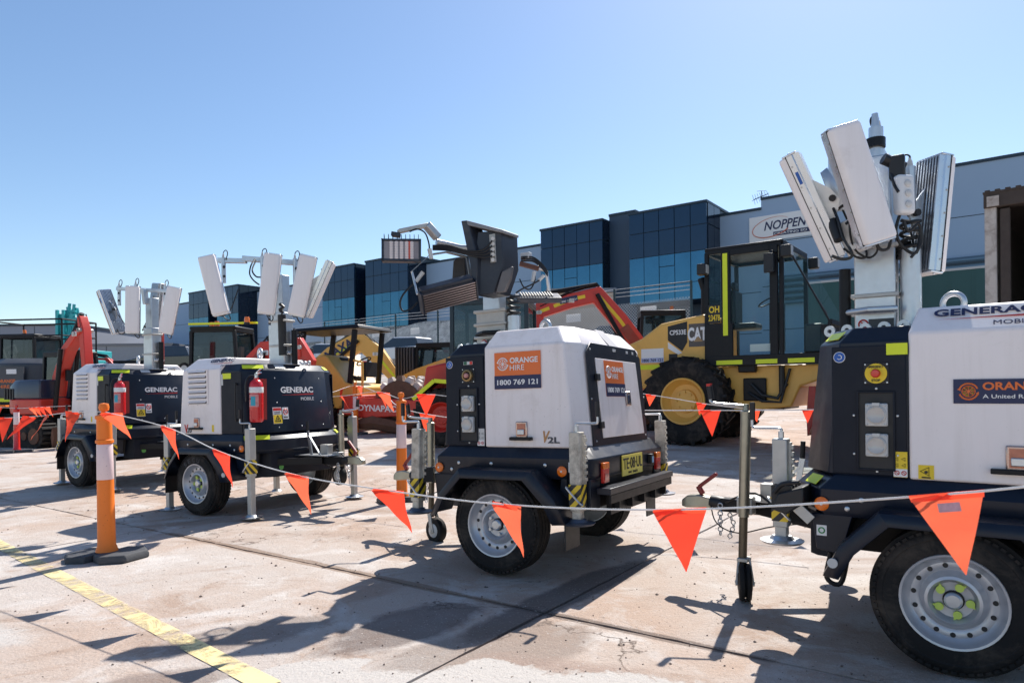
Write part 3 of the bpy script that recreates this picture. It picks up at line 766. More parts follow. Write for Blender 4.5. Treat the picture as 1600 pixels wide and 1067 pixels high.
def latch(t, M, u, v, worn=False, wide=.16):
    m = mat_latch
    b = MB(M); b.box((u, v + .045, .006), (.085, .105, .012)); o = b.build('door_latch', m, t, bevel=.012)
    b = MB(M); b.box((u, v + .045, .012), (.06, .08, .006)); b.build('latch_pocket', mat_pocket, o)
    b = MB(M); b.box((u, v + .03, .018), (.05, .035, .014)); b.build('latch_paddle', galv, o, bevel=.004)
    b = MB(M); b.box((u, v - .012, .018), (wide, .022, .034)); b.build('lock_bar', black_metal, o, bevel=.004)
    return o
mat_latch = mat('latch_chrome', (.55, .42, .37), .25, .8, var=.2)
mat_pocket = mat('latch_inside', (.40, .17, .12), .35, .6, var=.4, scale=30)

def rivets(t, M, pts, r=.0065, name='bolt_head'):
    b = MB(M)
    for u, v in pts: b.lathe([(r, 0), (r, .002), (r * .6, .005), (0, .0055)], (u, v, 0), (0, 0, 1), 8)
    b.build(name, galv, t)

def light_trailer(key, label, loc, rz, pitch=0, roll=0):
    old = key == 'old'
    t = thing('light_tower_trailer', label, 'trailer', loc, group='mobile light towers', rot=Euler((RAD(roll), RAD(pitch), rz)))
    if old: t.scale = (1.03, 1.03, 1.03)
    dk = navy_worn if old else navy
    wh = white_worn if old else white
    # --- chassis tray
    b = MB()
    b.loft([ringz(plan(-.60, .66, .64, .04, .14, .22), .60), ringz(plan(-.62, .69, .66, .05, .15, .22), .63), ringz(plan(-.62, .69, .66, .05, .15, .22), .73), ringz(plan(-.55, .615, .60, .05, .14, .21), .805)])
    tray = b.build('chassis_tray', dk, t, bevel=.006)
    b = MB(); b.loft([ringz(plan(-.58, .60, .48, .03, .09, .2), .42), ringz(plan(-.60, .61, .50, .03, .09, .2), .61)]); b.build('underbody', black_metal, tray)
    for s in (-1, 1):
        for x0, x1, nm in ((.40, .58, 'front_skirt'), (-.60, -.40, 'rear_skirt')):
            b = MB(); y0, y1 = s * .50, s * .645
            b.prism([(x0, .61), (x1, .61), (x1 - .02 * (1 if x1 > 0 else -1) , .44), (x0 + (.05 if x0 > 0 else -.0), .42)], 'y', y0, y1); b.build(nm, dk, tray, bevel=.005)
        # wheel arch
        pth = [(-.50, .36), (-.43, .50), (-.27, .665), (.27, .665), (.43, .50), (.50, .36)]
        V = []; k = len(pth)
        for (x, z) in pth:
            q = Vector((x, z - .30)); qi = q * (1 - .07 / q.length)
            V += [(x, s * .56, z), (x, s * .775, z), (x * .97 + qi.x * .03, s * .80, z - .008), (qi.x, s * .835, qi.y + .30)]
        b = MB(); b.add(V, [(4 * i + j, 4 * i + 4 + j, 4 * i + 5 + j, 4 * i + 1 + j) for i in range(k - 1) for j in range(3)])
        ar = b.build('wheel_arch', dk, tray, solid=.006, smooth=20)
        if not old:
            bb = MB(); bb.cyl((.455, s * .815, .42), (.455, s * .825, .42), .022, n=16); bb.build('arch_reflector', socket_m, ar)
        # inner mud guard
        bb = MB(); bb.prism([(-.50, .36), (-.50, .20), (-.49, .20), (-.49, .37)], 'y', s * .60, s * .79); bb.build('mud_flap', black, ar)
    b = MB(); b.cyl((0, -.70, .315), (0, .70, .315), .03, n=10); b.build('axle', black_metal, t)
    wheel(t, 0, .70, 1, pointers=not old); tw = wheel(t, 0, -.70, -1, pointers=not old)
    if key in ('mid', 'far'):
        for k, ch in enumerate('SECU'):
            a = 128 - k * 17; Ml = Matrix.Translation((.236 * math.cos(RAD(a)), -.7985, .315 + .236 * math.sin(RAD(a)))) @ FR((0, 0, 0), (1, 0, 0), (0, 0, 1)) @ Matrix.Rotation(RAD(a - 90), 4, 'Z')
            text('sidewall_lettering', rubber_grey, tw, Ml, ch, 0, 0, .045, .04, .02, .002)
    # --- white canopy
    b = MB()
    b.loft([ringz(plan(-.55, .17, .62, .12, .0, .0), .795), ringz(plan(-.53, .17, .62, .12, 0, 0), 1.0), ringz(plan(-.49, .17, .615, .12), 1.455), ringz(plan(-.39, .14, .50, .10), 1.575)])
    can = b.build('canopy', wh, t, bevel=.012, seg=3)
    # --- dark front housing
    b = MB()
    b.loft([ringz(plan(.168, .65, .61, 0, .14, .21), .80), ringz(plan(.168, .585, .605, 0, .13, .21), 1.425), ringz(plan(.168, .515, .545, 0, .11, .18), 1.495)])
    hs = b.build('front_housing', dk, t, bevel=.006)
    ML = FR((0, .62, 0), (-1, 0, 0), (0, 0, 1))      # left side: u = -x, v = z
    MR = FR((0, -.62, 0), (1, 0, 0), (0, 0, 1))      # right side: u = x, v = z
    MLh = FR((0, .608, 0), (-1, 0, 0), (0, 0, 1)); MRh = FR((0, -.608, 0), (1, 0, 0), (0, 0, 1))
    MF = FR((.651, 0, .80), (0, 1, 0), (-.065, 0, .625))   # front: u = y
    fu = Vector((-.08, 0, .625)).normalized()
    cfr = Vector((.09, -.26, 0)); MC = FR((.51 + .045, -.61 + .13, .80), (.09, .26, 0), (-.076, -.01, .625))  # right front facet
    # --- left: control panel
    b = MB(MLh); b.box((-.335, 1.105, .004), (.31, .60, .008)); cp = b.build('control_panel', panel_dk, hs, bevel=.004)
    b = MB(MLh)
    ux0, ux1, v0, v1 = -.375, -.232, .835, 1.185
    b.box(((ux0 + ux1) / 2, (v0 + v1) / 2, .0095), (ux1 - ux0, v1 - v0, .001)); rc = b.build('socket_recess', ink, cp, smooth=0)
    b = MB(MLh)
    for (a0, a1, c0, c1) in ((ux0 - .008, ux0, v0 - .008, v1 + .008), (ux1, ux1 + .008, v0 - .008, v1 + .008), (ux0, ux1, v0 - .008, v0), (ux0, ux1, v1, v1 + .008)):
        b.box(((a0 + a1) / 2, (c0 + c1) / 2, .013), (a1 - a0, c1 - c0, .012))
    b.build('recess_frame', panel_dk, rc, bevel=.002)
    for vv in (1.085, .945):
        b = MB(MLh); b.box((-.298, vv, .022), (.092, .105, .028)); so = b.build('power_socket', socket_m, rc, bevel=.006)
        b = MB(MLh); b.lathe([(.042, .034), (.042, .046), (.036, .050), (.030, .046), (0, .045)], (-.298, vv, 0), (0, 0, 1), 24); b.build('socket_cover', mat_sock, so)
        b = MB(MLh); b.box((-.298, vv + .048, .042), (.03, .014, .016)); b.build('cover_hinge', socket_m, so)
        rivets(so, MLh @ Matrix.Translation((0, 0, .036)), [(-.298 + a * .038, vv + c * .044) for a in (-1, 1) for c in (-1, 1)], .004)
    b = MB(MLh); b.box((-.30, 1.275, .010), (.105, .10, .006)); ep = b.build('stop_plate', black, cp, bevel=.003)
    if old:
        b = MB(MLh); b.lathe([(.040, .012), (.040, .030), (.030, .034), (.026, .030)], (-.30, 1.275, 0), (0, 0, 1), 24); b.build('stop_collar', mat('brassy_collar', (.30, .20, .08), .4, .5), ep)
        b = MB(MLh); b.lathe([(.017, .020), (.017, .040), (.012, .046), (0, .047)], (-.30, 1.275, 0), (0, 0, 1), 20); b.build('stop_button', mat('faded_red_button', (.55, .25, .22), .5), ep)
        decal('indicator_strip', socket_m, cp, MLh, -.30, 1.36, .075, .022, lift=.008)
        decal('green_mark', mat('green_mark', (.02, .12, .06), .5), cp, MLh, -.272 - .05, 1.36, .024, .02, lift=.0095); decal('red_mark', red_ink, cp, MLh, -.275, 1.36, .022, .02, lift=.0095)
    else:
        b = MB(MLh); b.lathe([(.046, .012), (.046, .018), (0, .0185)], (-.30, 1.275, 0), (0, 0, 1), 28); b.build('stop_label', yel_ink, ep)
        b = MB(MLh); b.lathe([(.020, .018), (.020, .034), (.016, .040), (0, .041)], (-.30, 1.275, 0), (0, 0, 1), 20); b.build('stop_button', red_lens, ep)
        text('lettering', ink, ep, MLh, 'EMERGENCY', -.30, 1.306, .011, .066, .02, .021); text('lettering', ink, ep, MLh, 'STOP', -.30, 1.243, .012, .036, .02, .021)
    rivets(cp, MLh @ Matrix.Translation((0, 0, .008)), [(-.395, 1.08), (-.395, .90), (-.215, 1.08), (-.215, .90), (-.30, 1.205), (-.30, .822)] + [(-.30 + a * .045, 1.275 + c * .042) for a in (-1, 1) for c in (-1, 1)])
    rivets(hs, MLh, [(-.47, 1.37), (-.47, 1.10), (-.47, .86)], .006)
    o = disc('blue_label', white_ink, cp, MLh, -.455, 1.355, .026, lift=.008); disc('label_print', blue_ink, o, MLh, -.455, 1.355, .023, lift=.0105)
    b = MB(MLh); b.torus((-.455, 1.355, .014), .010, .002, (0, 0, 1), 10, 4, 30, 290); b.build('label_mark', white_ink, o)
    o = decal('symbol_label', yel_ink if not old else socket_m, cp, MLh, -.205, .86, .055, .115, lift=.008); decal('symbol_strip', white_ink, o, MLh, -.205, .822, .055, .036, lift=.0105)
    for c in (.884, .856):
        for a in (-.219, -.191):
            b = MB(MLh); b.torus((a, c, .0125), .009, .0012, (0, 0, 1), 3, 4); b.build('symbol_mark', ink, o)
    for a in (-.219, -.191):
        b = MB(MLh); b.torus((a, .822, .015), .009, .0016, (0, 0, 1), 12, 4); b.beam((a - .007, .829, .015), (a + .007, .815, .015), .0025, .001); b.build('symbol_ban', red_ink, o)
    if not old:
        decal('reflective_strip', hivis, hs, MLh, -.215, 1.385, .085, .052, lift=.009)
        warn_label(hs, FR((.555, .48, 0), (-.09, .26, 0), (0, 0, 1)) if False else FR((.565, .508, .80), (-.14, .21, 0), (-.058, -.03, .625)), .0, .45, .06, .15) if key == 'right' else None
    # --- left canopy fittings
    if old:
        hire_sign(can, ML, -.085, .262, 1.175, 1.415)
        latch(can, ML, .115, .865)
        text('lettering', mat('bronze_print', (.42, .22, .09), .4, .3), can, ML, 'V', .295, .865, .075, .05, .03, .003, shear=.3)
        text('lettering', dkgrey, can, ML, '2L', .345, .845, .04, .085, .03, .003)
        b = MB(ML); b.box((0, 0, 0), (.001, .001, .001))
    else:
        o = decal('rental_sign', navy_ink, can, ML, .235, 1.19, .47, .105)
        logo(orange_ink, o, ML, .055, 1.19, .034, seg_m=yel_ink)
        text('lettering', orange_ink, o, ML, 'ORANGE HIRE', .105, 1.212, .034, .34, .03, align='LEFT')
        text('lettering', white_ink, o, ML, 'A United Rentals Company', .105, 1.166, .022, .34, .012, align='LEFT')
        latch(can, ML, .225, .865, wide=.19)
        o = decal('warning_label', yel_ink, can, ML, -.105, .832, .06, .062)
        b = MB(ML); b.torus((-.105, .835, .004), .022, .0022, (0, 0, 1), 3, 4); b.cyl((-.105, .832, .0035), (-.105, .832, .005), .007, n=8); b.build('warning_triangle', ink, o)
        decal('print_line', ink, o, ML, -.105, .808, .034, .006, lift=.0025)
        # bevel lettering, both sides
        for s in (1, -1):
            Mb = FR((0, s * .614, 1.457), (-s, 0, 0), (0, -s * .115, .13))
            text('lettering', navy_ink, can, Mb, 'GENERAC', .05 + (.06 if s > 0 else .07), .112, .045, .37, .03, .002)
            b = MB(Mb); c0 = -.07 if s > 0 else -.06
            b.add([(c0, .070, .002), (c0 + .36, .066, .002), (c0 + .36, .078, .002)], [(0, 1, 2)]); b.build('red_swoosh', red_ink, can, fix=False, smooth=0)
            text('lettering', navy_ink, can, Mb, 'MOBILE', c0 + .29, .035, .026, .15, .0, .002)
    # --- right side: louvres
    lv0 = MB(MR); lv0.box((-.18, 1.275, .001), (.33, .36, .004)); lp = lv0.build('louvre_plate', wh, can, smooth=0)
    for k in range(7):
        v = 1.12 + k * .052
        b = MB(MR); b.box((-.18, v, .0035), (.28, .027, .002)); sl_ = b.build('louvre_slot', ink, lp, smooth=0)
        b = MB(MR); b.add([(-.32, v + .016, .002), (-.04, v + .016, .002), (-.04, v - .004, .020), (-.32, v - .004, .020)], [(0, 1, 2, 3)]); b.build('louvre_blade', wh, lp, solid=.003, smooth=0)
    rivets(lp, MR @ Matrix.Translation((0, 0, .002)), [(-.33, 1.10), (-.03, 1.10), (-.33, 1.45), (-.03, 1.45), (-.18, 1.455), (-.18, 1.095)], .005)
    latch(can, MR, -.20, .865, wide=.19)
    text('lettering', red_ink, can, MR, 'V', -.375, .85, .09, .06, .03, .003); text('lettering', ink, can, MR, '20', -.325, .835, .05, .075, .01, .003)
    decal('symbol_label', yel_ink, can, MR, .05, .855, .03, .07)
    # right front side panel
    b = MB(MRh); b.box((.335, 1.11, .004), (.30, .60, .008)); rp = b.build('side_panel', panel_dk, hs, bevel=.004)
    b = MB(MRh); b.tube([(.42, 1.28, .01), (.42, 1.28, .03), (.42, .95, .03), (.42, .95, .01)], .007, 6); b.build('panel_handle', black, rp)
    decal('reflective_strip', hivis, rp, MRh, .27, 1.375, .13, .055, lift=.008); decal('symbol_label', socket_m, rp, MRh, .20, 1.34, .03, .11, lift=.008)
    # --- front face
    text('lettering', white_ink, hs, MF, 'GENERAC', -.02, .43, .062, .44, .03, .003)
    b = MB(MF); b.add([(-.24, .375, .002), (.20, .378, .002), (.20, .392, .002)], [(0, 1, 2)]); b.build('red_swoosh', red_ink, hs, fix=False, smooth=0)
    text('lettering', white_ink, hs, MF, 'MOBILE', .11, .335, .034, .18, .0, .003)
    warn_label(hs, MF, -.31, .17, .11, .165)
    o = decal('ban_label', white_ink, hs, MF, -.205, .19, .075, .12)
    b = MB(MF); b.torus((-.205, .205, .005), .027, .005, (0, 0, 1), 20, 4); b.beam((-.222, .225, .005), (-.188, .185, .005), .006, .001); b.build('ban_ring', red_ink, o)
    decal('print_line', ink, o, MF, -.205, .15, .055, .010, lift=.0025)
    rivets(hs, MF, [(-.30, .55), (.30, .55), (-.30, .05), (.30, .05), (0, .05), (-.30, .30), (.30, .30)])
    o2 = decal('reflective_strip', hivis, hs, FR((.522, -.50, 1.428), (.13, .21, 0), (-.06, .035, .07)), 0, .045, .2, .05, lift=.001)
    Ms = FR((.60, -.34, .735), (.10, .28, 0), (-.07, .01, .075)) if False else FR((.617, -.55, .732), (.15, .22, 0), (-.06, .042, .075))
    decal('reflective_strip', hivis, tray, Ms, 0, .035, .24, .055, lift=.004)
    Msl = FR((.617, .55, .732), (-.15, .22, 0), (-.06, -.042, .075))
    if not old: decal('reflective_strip', hivis, tray, Msl, 0.02, .04, .12, .055, lift=.004); decal('reflective_strip', hivis, hs, FR((.522, .50, 1.428), (-.13, .21, 0), (-.06, -.035, .07)), 0.0, .045, .16, .05, lift=.001)
    decal('service_sticker', socket_m, hs, FR((.586, -.10, 1.43), (0, 1, 0), (-.07, 0, .07)), -.1, .05, .12, .05, lift=.001)
    # skirt under the front, with side marker lamps
    b = MB(); b.prism([(.64, -.40), (.64, .40), (.60, .44), (.50, .46), (.50, -.46), (.60, -.44)], 'z', .36, .615); b.build('front_apron', panel_dk if not old else dk, tray, bevel=.004)
    MTl = FR((0, .662, 0), (-1, 0, 0), (0, 0, 1)); MTr = FR((0, -.662, 0), (1, 0, 0), (0, 0, 1))
    for M_, sx in ((MTl, -1), (MTr, 1)):
        for x in ((.53,) if not old else (.52, -.42)):
            b = MB(M_); b.lathe([(.033, 0), (.033, .008), (.024, .014), (0, .015)], (sx * x, .66 if not old else .655, 0), (0, 0, 1), 20); ml = b.build('marker_lamp', amber, tray)
            b = MB(M_); b.lathe([(.008, .014), (.006, .018), (0, .0185)], (sx * x, .66 if not old else .655, 0), (0, 0, 1), 8); b.build('lamp_screw', galv, ml)
        rivets(tray, M_, [(sx * x, .69) for x in (.36, -.30, .1, -.55)] + [(sx * .42, .645)], .012, 'tray_bolt')
    if old:
        o = decal('fuel_notice', white_ink, tray, MTl, .52, .675, .11, .075)
        text('lettering', ink, o, MTl, 'DIESEL FUEL TANK CAP', .52, .688, .012, .095, .0, .004); text('lettering', ink, o, MTl, 'OPEN THIS SIDE', .52, .665, .012, .07, 0, .004)
        decal('torn_sticker', white_ink, tray, FR((0, .63, .765), (-1, 0, 0), (0, -.06, .075)), .50, .0, .045, .03, lift=.004)
        MTs = FR((0, .646, 0), (-1, 0, 0), (0, 0, 1)); o = disc('blue_label', white_ink, tray, MTs, .49, .545, .024); disc('label_print', blue_ink, o, MTs, .49, .545, .021, lift=.0025); text('lettering', white_ink, o, MTs, 'ALL', .49, .545, .012, .026, .01, .006)
    else:
        decal('green_tag', white_ink, tray, FR((0, .646, 0), (-1, 0, 0), (0, 0, 1)), -.535, .53, .045, .05); 
        b = MB(FR((0, .649, 0), (-1, 0, 0), (0, 0, 1))); b.torus((-.535, .53, .001), .013, .003, (0, 0, 1), 14, 4); b.build('tag_print', mat('tag_green', (.05, .3, .08), .5), tray)
        disc('green_tag', mat('green_tag', (.12, .42, .10), .5), tray, FR((.641, 0, 0), (0, 1, 0), (0, 0, 1)), -.28, .45, .028)
    # --- rear door
    MB_ = FR((-.552, 0, .80), (0, -1, 0), (.048, 0, .655)); 
    b = MB(MB_); b.add([(x, y, z) for z in (.0, .006) for x, y in ((-.49, .0), (.49, .0), (.48, .60), (.40, .665), (-.40, .665), (-.48, .60))], [(0, 1, 2, 3, 4, 5), (6, 7, 8, 9, 10, 11)] + [(i, (i + 1) % 6, 6 + (i + 1) % 6, 6 + i) for i in range(6)])
    rf = b.build('rear_frame', dk, t, bevel=.003)
    b = MB(MB_); b.add([(x, y, z) for z in (.006, .014) for x, y in ((-.34, .045), (.41, .045), (.36, .565), (-.36, .565))], [(0, 1, 2, 3), (4, 5, 6, 7)] + [(i, (i + 1) % 4, 4 + (i + 1) % 4, 4 + i) for i in range(4)])
    dr = b.build('rear_door', wh, rf, bevel=.003)
    Md = MB_ @ Matrix.Translation((0, 0, .0142))
    hire_sign(dr, Md, -.235, .10, .315, .555)
    for v in (.13, .44):
        b = MB(Md); b.box((-.36, v, .004), (.05, .045, .02)); b.build('hinge', black, dr, bevel=.003)
    b = MB(Md); b.box((.135, .30, .005), (.09, .10, .012)); dl = b.build('door_latch', mat_latch, dr, bevel=.01); b = MB(Md); b.box((.135, .295, .012), (.045, .06, .012)); b.build('latch_paddle', mat('latch_dark', (.05, .06, .1), .2, .5), dl, bevel=.004)
    rivets(rf, MB_ @ Matrix.Translation((0, 0, .006)), [(-.44, .03), (-.42, .62), (0, .635), (.42, .62), (.45, .03), (-.46, .3)])
    for u, w_ in ((-.02, .05), (.22, .035), (.33, .03)): decal('small_sticker', socket_m, rf, MB_, u, .635, w_, .02, lift=.006)
    b = MB(); b.prism([(-.49, -.12), (-.40, -.12), (-.40, .12), (-.49, .12)], 'z', 1.44, 1.45)
    Mt = FR((-.49, 0, 1.46), (0, -1, 0), (.12, 0, .13)); decal('vent_strip', mat('grey_strip', (.42, .40, .40), .5), can, Mt, .04, .09, .15, .165, lift=.001)
    Mt2 = FR((-.37, 0, 1.586), (0, -1, 0), (1, 0, 0)); decal('vent_strip', mat('grey_strip2', (.42, .40, .40), .5), can, Mt2, .04, .2, .12, .36, lift=.001)
    # rear lamps, plate, bumper
    MRr = FR((-.622, 0, 0), (0, -1, 0), (0, 0, 1))
    for u in (-.50, .47):
        b = MB(MRr); b.box((u, .64, .012), (.085, .125, .024)); tl = b.build('tail_lamp', red_lens, tray, bevel=.006)
        b = MB(MRr); b.box((u, .683, .014), (.085, .04, .024)); b.build('indicator_lens', amber, tl, bevel=.004)
        b = MB(MRr); b.box((u, .615, .0255), (.06, .04, .002)); b.build('reflector', mat('reflector_red', (.5, .03, .02), .1, coat=1), tl)
    b = MB(MRr); b.box((.33, .665, .012), (.055, .07, .03)); pl = b.build('plate_lamp', black, tray, bevel=.005); decal('lamp_lens', mat('plate_lens', (.3, .5, .7), .1), pl, MRr, .333, .66, .03, .045, lift=.027)
    pt = decal('number_plate', mat('plate_yellow', (.80, .66, .10), .4, var=.05, dirt=.2, dcol=(.5, .4, .1)), tray, MRr, -.02, .655, .37, .135, t=.006, lift=.004)
    text('lettering', ink, pt, MRr, 'TE·08·UL', -.02, .667, .075, .345, .012, .012) if old else None
    text('lettering', ink, pt, MRr, 'NSW - TRAILER', -.02, .606, .016, .17, .008, .012) if old else None
    b = MB(); b.bx(-.71, -.62, -.60, .60, .515, .555); bmp = b.build('bumper_shelf', dk, t, bevel=.004)
    b = MB(); b.bx(-.705, -.69, -.58, .58, .46, .513); b.build('bumper_bar', black_metal, bmp, bevel=.003)
    for k in range(5):
        b = MB(); yy = -.45 + k * .22; b.bx(-.70, -.62, yy - .006, yy + .006, .40, .512); b.build('bumper_rib', black_metal, bmp)
    b = MB(); b.bx(-.66, -.63, -.48, .48, .38, .512); b.build('bumper_back', black_metal, bmp)
    # --- stabiliser legs
    if key in ('far', 'mid'):
        for x, y in ((.70, -.70), (.70, .70), (-.56, -.70), (-.56, .70)): stabiliser(t, x, y, .86 if y < 0 else .92, 0.005, False, 1 if x > 0 else -1)
    elif old:
        for x, y, zt, zp, k, ln in ((.70, .70, .92, .34, -1, -.035), (-.54, .70, .90, .345, 1, 0), (-.58, -.72, .93, .36, -1, 0), (.70, -.70, .9, .35, 1, 0)): stabiliser(t, x, y, zt, zp, True, k, ln)
    else:
        for x, y in ((.73, .60), (.70, -.70), (-.56, .72), (-.56, -.70)): stabiliser(t, x, y, .96, .44, False, 1 if y < 0 else -1, galvm=galv_dull)
    # --- drawbar
    b = MB(); b.beam((.50, .0, .50), (1.24, 0, .50), .08, .08); db = b.build('drawbar', black_metal, t, bevel=.006)
    for s in (-1, 1):
        b = MB(); b.beam((.52, s * .38, .50), (.98, s * .05, .50), .05, .07); b.build('drawbar_brace', black_metal, db, bevel=.004)
    b = MB(); b.bx(.60, 1.10, -.10, .10, .545, .555); b.build('drawbar_plate', galv, db, bevel=.002)
    b = MB(); b.tube([(1.22, 0, .50), (1.27, 0, .505), (1.31, 0, .51)], [.04, .045, .04], 14)
    b.build('damper_boot', black, db)
    b = MB(); b.loft([[(1.30, y, z) for y, z in ((-.035, .475), (.035, .475), (.035, .535), (-.035, .535))], [(1.38, y, z) for y, z in ((-.04, .47), (.04, .47), (.035, .55), (-.035, .55))], [(1.45, y, z) for y, z in ((-.045, .465), (.045, .465), (.035, .54), (-.035, .54))], [(1.49, y, z) for y, z in ((-.03, .47), (.03, .47), (.025, .51), (-.025, .51))]])
    cpl = b.build('tow_coupling', zinc, db, bevel=.008)
    b = MB(); b.beam((1.36, 0, .55), (1.39, 0, .60), .03, .03); b.beam((1.385, 0, .595), (1.29, 0, .70) if not key == 'right' else (1.27, 0, .685), .028, .022); b.build('coupling_handle', mat('red_black_grip', (.22, .02, .02), .4, var=.6, scale=25), cpl, bevel=.006)
    b = MB(); 
    for k in range(9): b.torus((1.20 + .012 * math.sin(k), -.06, .47 - k * .022), .013, .004, (1, 0, 0) if k % 2 else (0, 1, 0), 10, 5)
    for k in range(8): b.torus((1.23, .06, .50 - k * .024), .014, .0042, (1, 0, 0) if k % 2 else (0, 1, 0), 10, 5)
    b.build('safety_chain', galv, db)
    b = MB(); b.tube([(1.30, .03, .50), (1.24, .1, .40), (1.10, .13, .36), (.9, .13, .42), (.66, .15, .47)], .004, 5); b.tube([(1.2, .05, .52), (1.0, .12, .60), (.8, .2, .50), (.6, .22, .56)], .007, 6); b.build('breakaway_cable', cable_m, db)
    b = MB(); b.box((.93, .06, .60), (.10, .08, .11)); b.build('cable_box', galv_dull, db, bevel=.004)
    # handbrake lever
    b = MB(); b.beam((.82, -.04, .555), (.78, -.05, .80), .03, .012, (0, 1, 0)); b.beam((.94, -.04, .555), (.79, -.05, .76), .012, .02, (0, 1, 0)); lv = b.build('handbrake_lever', galv, db)
    b = MB(); b.cyl((.78, -.05, .80), (.775, -.05, .90), .014, n=10); b.build('lever_grip', black, lv)
    # jockey wheel
    if key == 'right':
        jx, jy, zt, zw = 1.05, .185, 1.065, .085
    elif old:
        jx, jy, zt, zw = 1.03, .10, .93, .10
    else:
        jx, jy, zt, zw = 1.08, .12, .95, .33
    lean = -.02 if key == 'right' else 0
    b = MB(); b.cyl((jx, jy, .47), (jx + lean, jy, zt), .030, n=20); b.lathe([(.033, 0), (.033, .012), (.02, .02), (.016, .055), (0, .056)], (jx + lean, jy, zt), (0, 0, 1), 16); jk = b.build('jockey_post', zinc, t)
    b = MB(); b.cyl((jx + .01, jy, zw + .10), (jx, jy, .48), .024, n=16); b.build('jockey_inner_tube', mat('greasy_steel', (.16, .13, .09), .45, .6, var=.5, scale=14, dirt=.4, dcol=(.05, .04, .03)), jk)
    b = MB(); b.box((jx, jy - .05, .53), (.09, .08, .10)); b.build('jockey_clamp', galv_dull, jk, bevel=.006)
    b = MB(); z = zt + .045; b.tube([(jx + lean, jy, z), (jx + lean + .05, jy + .03, z + .005), (jx + .15, jy + .08, z + .02), (jx + .155, jy + .08, z + .05)], .008, 8); b.build('jockey_crank', galv, jk)
    b = MB(); b.cyl((jx + .155, jy + .08, z + .04), (jx + .165, jy + .083, z + .125), .017, n=12); cg = b.build('crank_grip', black, jk)
    b = MB(); b.cyl((jx + .165, jy + .083, z + .115), (jx + .166, jy + .083, z + .13), .0175, n=12); b.build('grip_cap', red_ink, cg)
    wa = Vector((.93, .36, 0)) if key == 'right' else Vector((.25, .97, 0)); fw = Vector((wa.y, -wa.x, 0))
    wr = .105 if key == 'right' else .10
    c = Vector((jx, jy, zw)) - fw * .05; c.z = max(zw, wr) if key != 'mid' and key != 'far' else zw
    b = MB(); b.lathe([(.02, -.03), (wr - .03, -.035), (wr - .008, -.032), (wr, -.022), (wr, -.008), (wr - .02, -.003), (wr - .02, .003), (wr, .008), (wr, .022), (wr - .008, .032), (wr - .03, .035), (.02, .03)] if key == 'right' else [(.02, -.03), (wr - .03, -.035), (wr - .008, -.032), (wr, -.018), (wr, .018), (wr - .008, .032), (wr - .03, .035), (.02, .03)], c, wa, 32); b.build('jockey_tyre', rubber, jk)
    b = MB(); b.lathe([(0, -.040), (.045, -.040), (.055, -.034), (.055, .034), (.045, .040), (0, .040)], c, wa, 24); b.build('jockey_rim', socket_m if old or key in ('mid', 'far') else black_metal, jk)
    b = MB()
    for s in (-1, 1):
        p0 = Vector((jx, jy, zw + .14)) + wa * s * .03; p1 = c + wa * s * .045
        b.beam(p0, p1 + (p1 - p0).normalized() * .02, .012, .04, tuple(fw))
    b.cyl(c - wa * .055, c + wa * .055, .010, n=8); b.box((jx, jy, zw + .14), (.06, .08, .02)); b.build('jockey_fork', galv_dull, jk, bevel=.003)
    # --- mast
    mx = .38 if not old else .47
    mw = .10 if not old else .13
    b = MB(); b.bx(mx - mw, mx + mw, -.065, .065, 1.49, 2.05 if not old else 1.80); ms = b.build('mast', galv if not old else galv_dull, t, bevel=.008)
    b = MB(); b.bx(mx - .075, mx + .075, -.05, .05, 1.9 if not old else 1.7, 2.45 if not old else 1.96); b.build('mast_inner', galv, ms, bevel=.006)
    for z in (1.69, 1.95) if not old else (1.58, 1.68, 1.78):
        b = MB(); b.bx(mx - mw - .015, mx + mw + .015, -.08, .08, z, z + .022); b.build('mast_collar', galv_dull, ms, bevel=.004)
    b = MB(); b.bx(mx - .17, mx + .16, -.11, .11, 1.492, 1.502); b.build('mast_base', galv, ms, bevel=.003)
    for k in range(5):
        b = MB(); x = mx - .16 + .09 * k; b.add([], []); 
        b.lathe([(.030, -.006), (.030, .006), (.012, .006), (.012, -.006)], (x, .30 - .03 * k, 1.512), (.3, 1, 0), 16); b.build('lug', galv, ms)
    # folded guide handle, cable tube and winch
    b = MB(); b.tube([(mx + .12, -.05, 1.62), (mx + .13, .05, 1.62), (mx + .02, .13, 1.62), (mx - .11, .10, 1.62)], .017, 10); b.build('mast_handle', galv if not old else black_metal, ms)
    b = MB(); tx = mx - .165 if not old else mx - .19
    b.cyl((tx, .03, 1.50), (tx, .03, 1.93 if not old else 1.74), .05, n=24); tb = b.build('cable_tube', galv, ms)
    b = MB(); b.cyl((mx + .15, .03, 1.50), (mx + .15, .03, 1.86 if not old else 1.6), .030, n=16); b.build('hydraulic_ram', black_metal, ms)
    b = MB(); H = (1.93 if not old else 1.74)
    b.tube([(tx + .045 * math.cos(i * .55), .03 + .045 * math.sin(i * .55), H + .004 * i * .9) for i in range(46)], .010, 6); b.build('coiled_cable', cable_m, ms)
    o = decal('mast_notice', mat('notice_dark', (.06, .06, .06), .5), ms, FR((mx, .066, 1.55), (-1, 0, 0), (0, 0, 1)), .03, 0, .12, .05); disc('notice_ban', white_ink, o, FR((mx, .066, 1.55), (-1, 0, 0), (0, 0, 1)), -.055, 0, .026, lift=.0025)
    b = MB(FR((mx, .066, 1.55), (-1, 0, 0), (0, 0, 1))); b.torus((-.055, 0, .007), .022, .004, (0, 0, 1), 18, 4); b.beam((-.07, .016, .007), (-.04, -.016, .007), .006, .001); b.build('notice_ring', red_ink, o)
